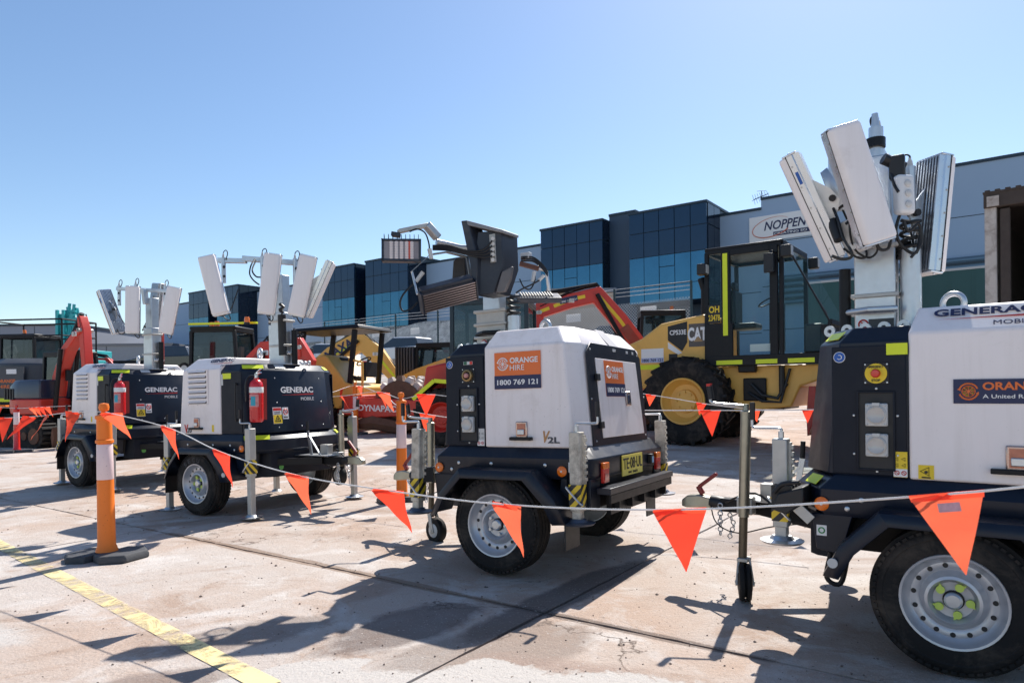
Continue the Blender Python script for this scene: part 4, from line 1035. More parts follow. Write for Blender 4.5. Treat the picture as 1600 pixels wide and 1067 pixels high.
    # lifting eye on the roof
    b = MB(); b.torus((.03, .0, 1.635), .050, .0145, (.35, 1, 0), 32, 12); b.cyl((.03, 0, 1.56), (.03, 0, 1.585), .026, n=14); b.build('lifting_eye', galv, can)
    return t, mx
mat_sock = mat('clear_socket_cover', (.50, .48, .45), .2, var=.2, coat=.6, dirt=.2)
def knuckle(t, P, r=.012, L=.22, dz=0, loop=.6):
    """vertical pivot tube with nut, knobs and cable loop (positions in the trailer's own frame)"""
    b = MB(); b.cyl(P + Vector((0, 0, -L)), P + Vector((0, 0, .05)), r * 1.9, n=14); o = b.build('pivot_tube', galv, t)
    b = MB(); b.cyl(P + Vector((0, 0, .05)), P + Vector((0, 0, .085)), r * 1.2, r * .8, n=8); b.cyl(P + Vector((0, 0, .085)), P + Vector((0, 0, .10)), r * .5, n=6); b.build('cable_gland', socket_m, o)
    for z in (-.06, -.16):
        b = MB(); b.cyl(P + Vector((0, 0, z)), P + Vector((.045, -.03, z)), .006, n=6); b.cyl(P + Vector((.045, -.03, z)), P + Vector((.06, -.04, z)), .014, n=10); b.build('clamp_knob', black, o)
    b = MB(); b.tube([P + Vector((q[0] * loop, q[1] * loop, .09 + (q[2] - .09) * loop)) for q in ((0, 0, .09), (.0, .01, .13), (.04, .02, .155), (.08, .02, .13), (.085, .02, .07), (.06, .0, -.02))], .005, 6); b.build('cable_loop', cable_m, o)
    return o
def bar(t, a, b_, w, h, name='cross_arm', m=None):
    k = MB(); k.beam(a, b_, w, h); return k.build(name, m or galv, t, bevel=.004)
hd = lambda vx, vy: math.atan2(vy, vx)
# ---- far left trailer
TA, mx = light_trailer('far', 'farthest white and black light tower trailer, beside the red excavator', (-5.12, 9.33, gz(-5.12, 9.33)), hd(.845, -.535))
inv = LM(TA).inverted(); L = lambda px, py, Y: inv @ W(px, py, Y)
bar(TA, L(183, 451, 9.3), L(262, 455, 9.0), .045, .045); bar(TA, L(225, 452, 9.1), L(228, 475, 9.1), .06, .06, 'mast_head')
for p in ((186, 452, 9.3), (212, 450, 9.15), (258, 453, 9.05)): knuckle(TA, L(*p))
lamp_world(TA, 174, 487, 9.25, -20, -125); lamp_world(TA, 208, 484, 8.95, 1, 12); lamp_world(TA, 266, 485, 8.9, 12, 10); lamp_world(TA, 243, 478, 9.4, 8, 150)
# ---- second trailer
TB, mx = light_trailer('mid', 'white and black light tower trailer behind the orange bollard, jockey wheel raised', (-2.75, 7.46, 0), hd(.868, -.497), pitch=-1.0)
inv2 = LM(TB).inverted(); L2 = lambda px, py, Y: inv2 @ W(px, py, Y)
bar(TB, L2(341, 407, 7.35), L2(385, 408, 7.3), .05, .05); bar(TB, L2(380, 404, 7.3), L2(475, 412, 7.15), .055, .055); bar(TB, L2(419, 404, 7.25), L2(420, 470, 7.3), .07, .07, 'mast_head')
for p in ((349, 410, 7.32), (410, 408, 7.1), (461, 412, 7.0)): knuckle(TB, L2(*p))
lamp_world(TB, 335, 446, 7.05, -13.5, 5); lamp_world(TB, 422, 444, 6.95, 7.5, 8); lamp_world(TB, 473, 447, 6.85, 12.5, 6); lamp_world(TB, 498, 452, 7.05, 24, 105)
b = MB(); b.tube([L2(*p) for p in ((398, 405, 7.2), (392, 415, 7.1), (390, 428, 7.1), (396, 438, 7.1), (405, 445, 7.1))], .008, 6); b.tube([L2(*p) for p in ((400, 407, 7.2), (394, 422, 7.1), (400, 432, 7.1), (408, 433, 7.1))], .008, 6)
b.tube([L2(*p) for p in ((330, 489, 7.05), (345, 494, 7.1), (355, 490, 7.1), (362, 480, 7.15), (372, 452, 7.2))], .006, 6); b.build('hanging_cable', cable_m, TB)
b = MB(); b.cyl(L2(442, 555, 7.2), L2(440, 492, 7.2), .042, n=16); b.tube([L2(440 + 3 * math.sin(i), 492 - i * 1.6, 7.2) for i in range(12)], .016, 6); b.build('cable_conduit', black, TB)
# ---- fire extinguishers
def extinguisher(tr, label):
    c = LM(tr) @ Vector((.645, -.575, .915))
    t = thing('fire_extinguisher', label, 'extinguisher', c, tr.rotation_euler.z, 'fire extinguishers')
    b = MB(); b.lathe([(0, 0), (.055, 0), (.064, .012), (.065, .04), (.065, .345), (.058, .385), (.035, .41), (.024, .415), (.024, .43), (0, .43)], (0, 0, 0), (0, 0, 1), 28); b.build('cylinder', red_ext, t)
    b = MB(); b.lathe([(.0655, .285), (.0662, .287), (.0662, .338), (.0655, .34)], (0, 0, 0), (0, 0, 1), 28); b.build('white_band', white_ink, t)
    b = MB(); b.lathe([(.0, 0.425), (.018, .425), (.018, .46), (.0, .462)], (0, 0, 0), (0, 0, 1), 12); b.beam((-.01, 0, .455), (.10, -.03, .48), .02, .01); b.beam((-.01, 0, .465), (.09, -.02, .515), .02, .008); b.build('valve_lever', alu, t)
    b = MB(); b.tube([(-.01, .0, .45), (-.05, -.05, .44), (-.06, -.075, .36), (-.06, -.07, .20)], .010, 8); b.build('hose', black, t)
    yaw = Matrix.Rotation(RAD(-95) - tr.rotation_euler.z * 0 + RAD(35), 4, 'Z')
    n = Vector((.35, -.94, 0)); M = FR((0, 0, 0), (.94, .35, 0), (0, 0, 1))
    # curved label
    b = MB(); V = []
    for k in range(9):
        a = math.atan2(n.y, n.x) + RAD(-48 + 12 * k)
        for z in (.15, .27): V.append((.0662 * math.cos(a), .0662 * math.sin(a), z))
    b.add(V, [(2 * k, 2 * k + 2, 2 * k + 3, 2 * k + 1) for k in range(8)]); b.build('label_print', mat('label_red_white', (.62, .25, .25), .4, var=.6, scale=40), t, fix=False)
    b = MB(); V = []
    for k in range(5):
        a = math.atan2(n.y, n.x) + RAD(-22 + 11 * k)
        for z in (.16, .25): V.append((.0668 * math.cos(a), .0668 * math.sin(a), z))
    b.add(V, [(2 * k, 2 * k + 2, 2 * k + 3, 2 * k + 1) for k in range(4)]); b.build('label_panel', cyan_ink, t, fix=False)
    b = MB(); b.bx(-.03, .03, .055, .10, .02, .42); b.bx(-.02, .0, -.067, .06, .22, .235); b.build('bracket', dark_red, t)
extinguisher(TA, 'red fire extinguisher hung on the farthest light tower trailer')
extinguisher(TB, 'red fire extinguisher hung on the light tower behind the orange bollard')

# ---- middle trailer with its own lamp head
TC, mx = light_trailer('old', 'worn light tower trailer with yellow number plate and folded dark lamp head', (.30, 5.12, 0), hd(-.857, .515), pitch=1.2, roll=1.0)
invC = LM(TC).inverted()
def LC(px, py, Y): return invC @ W(px, py, Y)
def outline(pts, Y0, Y1, name, m, par, bevel=.006):
    """solid cut from a side outline: its own depth Y0..Y1 in the yard"""
    d = Vector((.545, .839, 0)) * (Y1 - Y0)
    A = [W(px, py, Y0) for px, py in pts]; B_ = [p + d for p in A]
    b = MB(); b.loft([[invC @ p for p in A], [invC @ p for p in B_]]); return b.build(name, m, par, bevel=bevel)
lamp_dk = mat('lamp_head_paint', (.020, .024, .036), .42, var=.3, dirt=.3, dcol=(.12, .11, .10))
hb = outline([(746, 362), (784, 361), (786, 416), (772, 458), (744, 462), (741, 410)], 5.12, 5.34, 'lamp_head_box', lamp_dk, TC)
outline([(720, 345), (730, 344), (746, 400), (744, 462), (738, 460), (734, 412)], 5.08, 5.26, 'head_side_plate', lamp_dk, hb)
outline([(728, 344), (786, 359), (786, 364), (729, 352)], 5.08, 5.30, 'head_top_plate', mat('scuffed_plate', (.24, .24, .25), .5, .4, var=.3, dirt=.3), hb)
outline([(784, 424), (800, 416), (797, 436), (788, 456), (774, 458)], 5.10, 5.13, 'head_cheek', mat('worn_bare_metal', (.14, .13, .13), .5, .5, var=.4, dirt=.4), hb)
b = MB(); b.prism([(0, 0)], 'z', 0, 0) if False else None
for k in range(5):
    b = MB(); c = LC(770, 373 + 8.2 * k, 5.10); c2 = LC(770, 373 + 8.2 * k, 5.06); b.cyl(c, c2, .014, n=12); b.build('cable_gland', socket_m, hb)
pl_ = MB(); pl_.beam(LC(769, 366, 5.11), LC(771, 410, 5.11), .045, .008, (0, 1, 0)); pl_.build('gland_plate', galv_dull, hb)
# upper left floodlight
def flood(center, right, up, w, h, d, body, lens, led_m, fins=False):
    M = FR(center, right, up)
    b = MB(M); b.box((0, 0, -d / 2), (w, h, d)); o = b.build('floodlight', body, TC, bevel=.006)
    b = MB(M); 
    for (u, v, ww, hh) in ((0, h / 2 - .008, w, .016), (0, -h / 2 + .008, w, .016), (-w / 2 + .008, 0, .016, h), (w / 2 - .008, 0, .016, h)): b.box((u, v, .004), (ww, hh, .010))
    b.build('lens_frame', body, o, bevel=.002)
    decal('lens', lens, o, M, 0, 0, w - .03, h - .03)
    return o, M
lens_m = mat('dusty_lens', (.30, .26, .25), .2, var=.25, scale=12, coat=.6, dirt=.3, dcol=(.15, .10, .09))
led_w = mat('led_reflector', (.72, .62, .58), .25, var=.1, coat=.4)
fo, FM = flood(LC(627, 391, 4.95), invC.to_3x3() @ Vector((.98, .12, .0)), invC.to_3x3() @ Vector((.05, .12, .98)), .275, .16, .05, lamp_dk, lens_m, led_w)
decal('red_filter', mat('red_filter', (.62, .10, .05), .3, coat=.4), fo, FM, .055, 0, .055, .135, lift=.002)
for i in range(5):
    for j in range(7):
        u = -.07 + .036 * i
        b = MB(FM); b.lathe([(.011, .003), (.013, .006), (.006, .009), (0, .009)], (u, -.055 + .018 * j, 0), (0, 0, 1), 8); b.build('led', led_w, fo)
b = MB(FM)
for k in range(9): b.box((-.12 + .03 * k, .095, -.035), (.004, .05, .05))
b.build('heat_sink_fin', lamp_dk, fo)
b = MB(); b.beam(LC(622, 362, 5.0), LC(668, 352, 5.1), .05, .03); b.build('flood_arm', galv_dull, fo, bevel=.006)
b = MB(); b.beam(LC(666, 351, 5.1), LC(684, 372, 5.15), .07, .05); b.build('flood_arm', mat('bent_arm_grey', (.45, .46, .48), .4, .7), fo, bevel=.008)
b = MB(); b.beam(LC(612, 366, 5.0), LC(625, 368, 5.0), .06, .03); b.build('flood_bracket', lamp_dk, fo, bevel=.004)
b = MB(); b.tube([LC(*p) for p in ((682, 378, 5.15), (700, 382, 5.2), (720, 387, 5.2), (742, 388, 5.2))], .022, 10); b.build('pivot_arm', galv, TC)
b = MB()
for j, yy in enumerate((0, 4, 8, 12)): b.tube([LC(*p) for p in ((676, 384 + yy * .5, 5.12), (700, 384 + yy * .6, 5.1), (730, 392 + yy * .5, 5.08), (755, 390 + yy, 5.06), (769, 376 + yy * 2, 5.05))], .007, 6)
b.tube([LC(*p) for p in ((640, 362, 4.98), (652, 358, 5.0), (664, 364, 5.0), (670, 380, 5.0), (671, 392, 5.0))], .006, 6)
b.tube([LC(*p) for p in ((660, 425, 5.0), (648, 440, 5.0), (630, 460, 4.95), (625, 475, 4.95), (630, 486, 4.95), (642, 482, 4.95), (652, 472, 4.95))], .007, 6)
b.build('lamp_cable', cable_m, TC)
for p, q in (((671, 389, 5.0), (674, 404, 5.0)), ((661, 425, 5.0), (650, 440, 5.0))):
    b = MB(); b.cyl(LC(*p), LC(*q), .016, .014, n=12); b.build('cable_connector', socket_m, TC)
# lower finned lamp
cL, cR = LC(660, 474, 4.9), LC(742, 452, 5.05)
ux = (cR - cL).normalized(); uy = invC.to_3x3() @ Vector((-.1, -.55, .83))
FM2 = FR((cL + cR) / 2, ux, uy); Lw = (cR - cL).length
bronze = mat('bronze_heat_sink', (.34, .27, .25), .4, .7, var=.2, dirt=.2)
b = MB(FM2); b.box((0, 0, -.02), (Lw, .15, .05)); lo = b.build('finned_lamp', lamp_dk, TC, bevel=.005)
for k in range(8):
    b = MB(FM2); b.box((0, -.062 + .0178 * k, .014), (Lw * .98, .007, .03)); b.build('heat_sink_fin', bronze, lo, smooth=0)
for s in (-1, 1):
    b = MB(FM2); b.box((s * (Lw / 2 + .006), 0, -.004), (.012, .16, .07)); b.build('end_plate', lamp_dk, lo, bevel=.003)
b = MB(FM2); b.box((0, .082, -.03), (Lw * .96, .03, .07)); b.build('lamp_top', lamp_dk, lo, bevel=.004)
b = MB(); b.tube([LC(*p) for p in ((652, 460, 4.95), (645, 430, 5.0), (643, 424, 5.0))], .008, 8); b.build('support_rod', galv, TC)
b = MB(); b.beam(LC(643, 424, 5.0), LC(672, 398, 5.05), .05, .006); b.beam(LC(672, 398, 5.05), LC(698, 394, 5.1), .05, .006); b.beam(LC(698, 394, 5.1), LC(730, 402, 5.15), .05, .006); b.beam(LC(730, 402, 5.15), LC(736, 440, 5.15), .03, .006); b.build('swing_arm', mat('arm_steel', (.20, .22, .24), .4, .6), TC)
outline([(706, 438), (708, 408), (714, 402), (726, 402), (728, 432)], 5.3, 5.36, 'back_plate', mat('brown_plate', (.035, .028, .026), .5, dirt=.2), TC)
# right-hand folded lamp
FM3 = FR(LC(840, 466, 5.55), invC.to_3x3() @ Vector((1, .15, .02)), invC.to_3x3() @ Vector((-.1, .9, .35)))
b = MB(FM3); b.box((0, 0, 0), (.36, .16, .045)); fl = b.build('folded_lamp', lamp_dk, TC, bevel=.008)
for k in range(12):
    b = MB(FM3); b.box((-.13 + .022 * k, .01, .028), (.006, .12, .014)); b.build('heat_sink_fin', galv_dull, fl, smooth=0)
b = MB(); b.beam(LC(812, 412, 5.5), LC(842, 420, 5.5), .05, .03); b.build('swing_arm', mat('rusty_arm', (.16, .07, .05), .6, .3, var=.4), TC)
b = MB(); b.tube([LC(*p) for p in ((840, 418, 5.5), (854, 424, 5.5), (858, 455, 5.52))], .014, 8); b.build('support_rod', galv, TC)
b = MB(); b.box(LC(822, 400, 5.5), (.08, .05, .05)); b.build('junction_box', socket_m, TC, bevel=.006)
b = MB()
for off in (0, 3, 6): b.tube([LC(*p) for p in ((814, 402 + off, 5.48), (832, 402 + off, 5.46), (846, 412 + off, 5.46), (856, 425 + off, 5.48))], .007, 6)
b.tube([LC(*p) for p in ((836, 425, 5.45), (835, 440, 5.45), (828, 452, 5.42), (818, 448, 5.42), (812, 436, 5.45))], .006, 6)
b.tube([LC(*p) for p in ((846, 436, 5.45), (832, 444, 5.42), (815, 452, 5.4), (806, 458, 5.4))], .007, 6); b.build('lamp_cable', cable_m, TC)
for p, q in (((835, 424, 5.45), (832, 440, 5.45)), ((850, 430, 5.45), (842, 438, 5.45))):
    b = MB(); b.cyl(LC(*p), LC(*q), .016, .014, n=12); b.build('cable_connector', socket_m, TC)

# ---- right-hand trailer
TR, mx = light_trailer('right', 'nearest light tower trailer, cut off by the right edge, jockey wheel on the ground', (2.29, 3.48, 0), hd(-.809, .588))
invR = LM(TR).inverted(); LR = lambda px, py, Y: invR @ W(px, py, Y)
bar(TR, LR(1372, 235, 3.75), LR(1368, 385, 3.75), .10, .07, 'mast_head'); bar(TR, LR(1298, 250, 3.85), LR(1425, 275, 3.62), .05, .05); bar(TR, LR(1372, 240, 3.8), LR(1420, 290, 3.6), .05, .05)
for p in ((1372, 214, 3.7), (1302, 252, 3.85), (1422, 276, 3.6)):
    knuckle(TR, LR(*p), .014, .2, loop=.4)
lamp_world(TR, 1341, 290, 3.45, -17.5, 4, 0); lamp_world(TR, 1272, 324, 3.72, -24, -122, 0); lamp_world(TR, 1453, 338, 3.62, 6, 104, 0)
b = MB(); M = FR(LR(1412, 305, 3.45), invR.to_3x3() @ Vector((1, .2, 0)), invR.to_3x3() @ Vector((.02, .05, 1))); b = MB(M); b.box((0, 0, 0), (.095, .20, .06)); jb = b.build('junction_box', mat('white_plastic', (.68, .69, .70), .4), TR, bevel=.02, seg=4)
for v in (-.055, 0, .05):
    b = MB(M); b.lathe([(.018, .03), (.018, .036), (.012, .04), (0, .041)], (0, v, 0), (0, 0, 1), 16); b.build('knockout', socket_m, jb)
b = MB(); b.tube([LR(1412 + 9 * math.cos(i * .8), 405 - i * .55, 3.62 + .04 * math.sin(i * .8)) for i in range(48)], .012, 6); b.build('coiled_cable', cable_m, TR)
b = MB()
for q in (((1300, 320, 3.7), (1310, 345, 3.6), (1318, 372, 3.55), (1330, 392, 3.5), (1330, 402, 3.5), (1316, 405, 3.5), (1300, 400, 3.5)), ((1306, 330, 3.7), (1322, 320, 3.6), (1335, 335, 3.55), (1322, 350, 3.55)),
          ((1368, 378, 3.5), (1376, 390, 3.5), (1388, 388, 3.5), (1392, 372, 3.5)), ((1408, 330, 3.5), (1400, 360, 3.5), (1410, 385, 3.5), (1432, 395, 3.5), (1438, 360, 3.52)), ((1392, 262, 3.5), (1396, 285, 3.45), (1404, 300, 3.42)),
          ((1412, 345, 3.45), (1420, 362, 3.45), (1436, 350, 3.45), (1440, 380, 3.45), (1424, 402, 3.45))):
    b.tube([LR(*p) for p in q], .008, 6)
b.build('hanging_cable', cable_m, TR)
for p, q in (((1300, 345, 3.65), (1312, 375, 3.6)), ((1380, 248, 3.5), (1412, 262, 3.5))):
    b = MB(); b.cyl(LR(*p), LR(*q), .028, n=12); b.build('cable_connector', black, TR)
b = MB(); b.box(LR(1402, 262, 3.48), (.07, .05, .12)); b.build('limit_switch', black, TR, bevel=.008)
b = MB(); b.cyl(LR(1368, 200, 3.7), LR(1367, 178, 3.7), .022, .016, n=12); b.cyl(LR(1368, 250, 3.7), LR(1368, 200, 3.7), .034, n=18); b.build('mast_tip', galv, TR)
b = MB(); b.lathe([(.05, 0), (.05, .05), (.042, .05), (.042, 0)], LR(1368, 232, 3.7) , (0, 0, 1), 20); b.build('tip_clamp', black_metal, TR)
b = MB(); b.add([LR(*p) for p in ((1292, 262, 3.72), (1282, 270, 3.72), (1305, 330, 3.72), (1300, 300, 3.72), (1332, 330, 3.75))], [(0, 1, 2), (0, 2, 4), (0, 4, 3)]); b.build('gusset', galv, TR, solid=.006, fix=False)
b = MB()
for k, (px, py) in enumerate(((1332, 385), (1340, 355), (1340, 370))): b.cyl(LR(px, py, 3.62), LR(px, py, 3.58), .02, n=10)
b.beam(LR(1320, 345, 3.65), LR(1345, 395, 3.65), .12, .01, (0, 1, 0)); b.build('pivot_plate', galv, TR, bevel=.003)
# loading-ramp style chock clipped to the front corner
b = MB(); b.prism([(.60, .74), (.72, .70), (.75, .62), (.68, .60), (.60, .66)], 'y', .50, .72); wc = b.build('wheel_chock', black, TR, bevel=.008)
for k in range(4):
    b = MB(); b.bx(.66, .755, .51 + .055 * k, .53 + .055 * k, .615, .735); b.build('chock_rib', black, wc)
b = MB(); b.tube([(.62, .71, .76), (.70, .71, .745), (.74, .71, .70)], .011, 8); b.build('chock_handle', black, wc)
b = MB(); b.beam((.57, .70, .58), (.66, .70, .66), .006, .05, (1, 0, 0)); b.build('chock_holder', galv_dull, wc, bevel=.002)
b = MB(); b.tube([(.50, .62, .42), (.52, .62, .30), (.46, .62, .28), (.43, .62, .40)], .012, 8); b.build('tie_down_loop', black_metal, TR)
# ================================================================ machines behind
def poly_arm(pts, width, y0=0.0):
    """arm with varying thickness: pts = (x, z, thickness) along its centre line, extruded across y"""
    up, dn = [], []
    n = len(pts)
    for i, (x, z, th) in enumerate(pts):
        a = pts[max(0, i - 1)]; c = pts[min(n - 1, i + 1)]
        d = Vector((c[0] - a[0], c[1] - a[1])).normalized(); nn = Vector((-d.y, d.x))
        up.append((x + nn.x * th / 2, z + nn.y * th / 2)); dn.append((x - nn.x * th / 2, z - nn.y * th / 2))
    b = MB(); b.prism(up + dn[::-1], 'y', y0 - width / 2, y0 + width / 2); return b
def beacon(par, p, s=1.0):
    b = MB(); b.lathe([(.05 * s, 0), (.05 * s, .03 * s), (0, .03 * s)], p, (0, 0, 1), 14); o = b.build('beacon_base', black, par)
    b = MB(); b.lathe([(.045 * s, .03 * s), (.045 * s, .10 * s), (.035 * s, .125 * s), (0, .13 * s)], p, (0, 0, 1), 14); b.build('beacon_lens', amber, o)
def cab_box(par, x0, x1, y0, y1, z0, z1, frame, gl, rake=.0, post=.06, roof_m=None, belt=None, roof_t=.07, narrow=.04):
    """glazed cab: four raked posts, roof, floor pan, panes"""
    zb = belt if belt else z0
    c = {}
    for i, (x, y) in enumerate(((x0, y0), (x1, y0), (x1, y1), (x0, y1))):
        s = 1 if y > (y0 + y1) / 2 else -1
        xt = x - rake if x == x1 else x + rake * .2
        c[i] = (Vector((x, y, z0)), Vector((xt, y - s * narrow, z1)))
    b = MB()
    for i in range(4): b.beam(c[i][0], c[i][1], post, post)
    for i in range(4): b.beam(c[i][1], c[(i + 1) % 4][1], post, post); b.beam(c[i][0], c[(i + 1) % 4][0], post, post)
    cb = b.build('cab_frame', frame, par, bevel=.008)
    if belt:
        b = MB()
        for i in range(4):
            f = (belt - z0) / (z1 - z0); p, q = c[i], c[(i + 1) % 4]
            a0, a1 = p[0], q[0]; b0, b1 = p[0].lerp(p[1], f), q[0].lerp(q[1], f)
            b.add([a0, a1, b1, b0], [(0, 1, 2, 3)])
        b.build('cab_lower_panel', frame, cb, solid=.03, fix=False, smooth=0)
    b = MB(); e = .05
    top = [c[i][1] for i in range(4)]
    cx_ = sum((p for p in top), Vector()) / 4
    ring = [p + (p - cx_).normalized() * e for p in top]
    b.loft([[p + Vector((0, 0, .02)) for p in ring], [p + Vector((0, 0, .02 + roof_t)) for p in ring]]); b.build('cab_roof', roof_m or frame, cb, bevel=.02)
    for i in range(4):
        p, q = c[i], c[(i + 1) % 4]; f = (zb - z0) / (z1 - z0) + .01
        k = post * .6 / max(.3, (q[0] - p[0]).length)
        a0, a1 = p[0].lerp(p[1], f), q[0].lerp(q[1], f)
        V = [a0.lerp(a1, k), a1.lerp(a0, k), q[1].lerp(p[1], k) - Vector((0, 0, post * .5)), p[1].lerp(q[1], k) - Vector((0, 0, post * .5))]
        b = MB(); b.add(V, [(0, 1, 2, 3)]); b.build('cab_pane', gl, cb, fix=False, smooth=0)
    # seat and console inside
    xm = (x0 + x1) / 2; ym = (y0 + y1) / 2; h = z1 - z0
    b = MB(); b.box((xm - .2, ym, z0 + h * .32), (.45, .45, .12)); b.box((xm - .40, ym, z0 + h * .50), (.12, .45, h * .35)); b.box((xm - .42, ym, z0 + h * .72), (.08, .24, .16)); b.build('seat', black, cb, bevel=.04)
    b = MB(); b.box((x1 - .3, ym, z0 + h * .3), (.2, .3, h * .45)); b.torus((x1 - .45, ym, z0 + h * .55), .19, .015, (-.5, 0, 1), 16, 6); b.build('steering_console', black, cb, bevel=.02)
    return cb, c
def crawler(par, y, L_, h, w):
    r = h / 2; n = 10; pth = []
    for i in range(n + 1): a = RAD(90 - 180 * i / n); pth.append((L_ / 2 - r + r * math.cos(a), r + r * math.sin(a)))
    for i in range(n + 1): a = RAD(270 - 180 * i / n); pth.append((-L_ / 2 + r + r * math.cos(a), r + r * math.sin(a)))
    b = MB(); b.prism(pth, 'y', y - w / 2, y + w / 2)
    tot = 0; P = [Vector(p) for p in pth] + [Vector(pth[0])]
    seg = [(P[i], P[i + 1]) for i in range(len(P) - 1)]
    per = sum((q - p).length for p, q in seg); step = per / 44; d = 0; k = 0
    for p, q in seg:
        l = (q - p).length
        while k * step < d + l and k < 44:
            f = (k * step - d) / max(l, 1e-6); c = p.lerp(q, f); dr = (q - p).normalized(); nn = Vector((-dr.y, dr.x))
            R_ = Matrix(((dr.x, 0, nn.x), (0, 1, 0), (dr.y, 0, nn.y)))
            b.box((c.x + nn.x * .012, y, c.y + nn.y * .012), (step * .45, w * .98, .04), R_); k += 1
        d += l
    o = b.build('crawler_track', rubber, par)
    for s in (-1, 1):
        for i in range(5): b = MB(); b.cyl((-L_ / 2 + r + i * (L_ - 2 * r) / 4, y + s * w * .5, r * .9), (-L_ / 2 + r + i * (L_ - 2 * r) / 4, y + s * (w * .5 + .02), r * .9), r * (.62 if i in (0, 4) else .32), n=14); b.build('track_roller', rust_m, o)
def excavator(label, loc, rz, paint, cw_paint, boom, stick, s=1.0, cab=(.0, 1.0, 2.4), hw=.8, tail=1.0, bands=None, group=None, cab_side=1, tracks=(2.2, .6, .38), railing=False, blade=False, bucket=True, red_cap=None, hz=.75, ch=1.45):
    t = thing('excavator', label, 'excavator', loc, rz, group)
    L_, h, w = tracks
    for y in (-1, 1): crawler(t, y * (hw - w / 2 + .05), L_, h, w)
    b = MB(); b.bx(-L_ * .28, L_ * .28, -hw * .55, hw * .55, h * .35, h * .85); b.cyl((0, 0, h * .8), (0, 0, hz + .05), hw * .45, n=20); b.build('undercarriage', black_metal, t, bevel=.02)
    # house and counterweight
    def tailring(z, k, e=0): return [(-tail * k * math.cos(RAD(a)) + e, hw * .98 * math.sin(RAD(a)) * (1 if k > .8 else k + .1), z) for a in range(-90, 91, 15)] + [(tail * .75, hw * .9, z), (tail * .75, -hw * .9, z)]
    b = MB(); b.loft([tailring(hz, .9), tailring(hz + .12, 1.0), tailring(hz + (ch - hz) * .45, 1.0)]); b.build('counterweight', cw_paint, t, bevel=.03)
    b = MB(); b.loft([tailring(hz + (ch - hz) * .45 + .002, .98), tailring(ch - .15, .96), tailring(ch, .80, .02)]); eh = b.build('engine_hood', red_cap or paint, t, bevel=.03)
    for k in range(4):
        b = MB(); b.bx(-tail * .55 + k * .1, -tail * .55 + k * .1 + .05, -hw * .97, -hw * .90, hz + .35, ch - .2); b.build('hood_slot', black, eh)
    y0, y1 = (.02, hw * .92) if cab_side > 0 else (-hw * .92, -.02)
    cb, c = cab_box(t, cab[0] - .15, cab[0] + .95, y0, y1, hz + .1, cab[2], black_metal, dkglass, rake=.12, belt=hz + .45, post=.07)
    beacon(cb, (cab[0] + .1, (y0 + y1) / 2, cab[2] + .09))
    b = MB(); b.tube([(cab[0] + .95, y0, cab[2] - .5), (cab[0] + 1.1, y0 - .15, cab[2] - .45)], .015, 6); b.box((cab[0] + 1.1, y0 - .18, cab[2] - .5), (.05, .14, .25)); b.build('mirror', black, cb)
    if boom:
        by = -.22 * cab_side
        bo = poly_arm(boom, .26, by).build('boom', paint, t, bevel=.02)
        st = poly_arm(stick, .2, by).build('stick', paint, t, bevel=.015)
        e = boom[-1]; q = boom[len(boom) // 2]
        b = MB(); b.cyl((boom[0][0] + .25, by - .2, boom[0][1] - .1), (q[0], by - .2, q[1]), .05, n=10); b.cyl((boom[0][0] + .25, by + .2, boom[0][1] - .1), (q[0], by + .2, q[1]), .05, n=10); b.build('boom_ram', black_metal, bo)
        b = MB(); b.cyl((q[0], by, q[1] + q[2] * .6), (stick[0][0], by, stick[0][1] + stick[0][2] * .7), .055, n=10); b.build('stick_ram', black_metal, bo)
        b = MB()
        for k in (-.09, .0, .09): b.tube([(p[0], by + k, p[1] + p[2] * .5 + .05 + .03 * math.sin(i * 2 + k * 30)) for i, p in enumerate(boom)] + [(stick[0][0], by + k, stick[0][1] + stick[0][2] * .6)], .017, 6)
        b.build('hydraulic_hose', cable_m, bo)
        if bucket:
            x, z, th = stick[-1]
            b = MB(); b.prism([(x - .1, z), (x + .2, z - .05), (x + .25, z - .45), (x - .15, z - .6), (x - .45, z - .5), (x - .42, z - .35), (x - .12, z - .4), (x - .05, z - .25)], 'y', by - .3, by + .3); b.build('bucket', rust_m, t, bevel=.01)
        for i, (x, z, th) in enumerate(boom + [stick[1], stick[-1]]):
            if i in (1, 2) and len(boom) > 3: continue
            b = MB(); b.cyl((x, by - .17, z), (x, by + .17, z), .045, n=12); b.build('pivot_pin', galv_dull, bo)
        for sy in (-1, 1):
            p, q = boom[0], boom[1]; b = MB(); b.beam((p[0], by + sy * .134, p[1]), (p[0] + (q[0] - p[0]) * .8, by + sy * .134, p[1] + (q[1] - p[1]) * .8), .012, q[2] * .55, (0, 0, 1) if abs(q[0] - p[0]) > abs(q[1] - p[1]) else (1, 0, 0)); b.build('side_plate', dark_red if paint == red_p else paint, bo)
            x, z, th = boom[-2]; b = MB(); b.box((x, by + sy * .133, z), (.16, .008, .10)); b.build('warning_label', white_ink, bo, smooth=0)
        for (i, f0, f1) in (bands or ()):
            p, q = boom[i], boom[i + 1]; a = Vector((p[0] + (q[0] - p[0]) * f0, 0, p[1] + (q[1] - p[1]) * f0)); c_ = Vector((p[0] + (q[0] - p[0]) * f1, 0, p[1] + (q[1] - p[1]) * f1))
            for sy in (-1, 1):
                b = MB(); b.beam(a + Vector((0, by + sy * .131, .02)), c_ + Vector((0, by + sy * .131, .02)), .004, .075); b.build('reflective_strip', hivis if paint != red_p else yel_ink, bo, smooth=0)
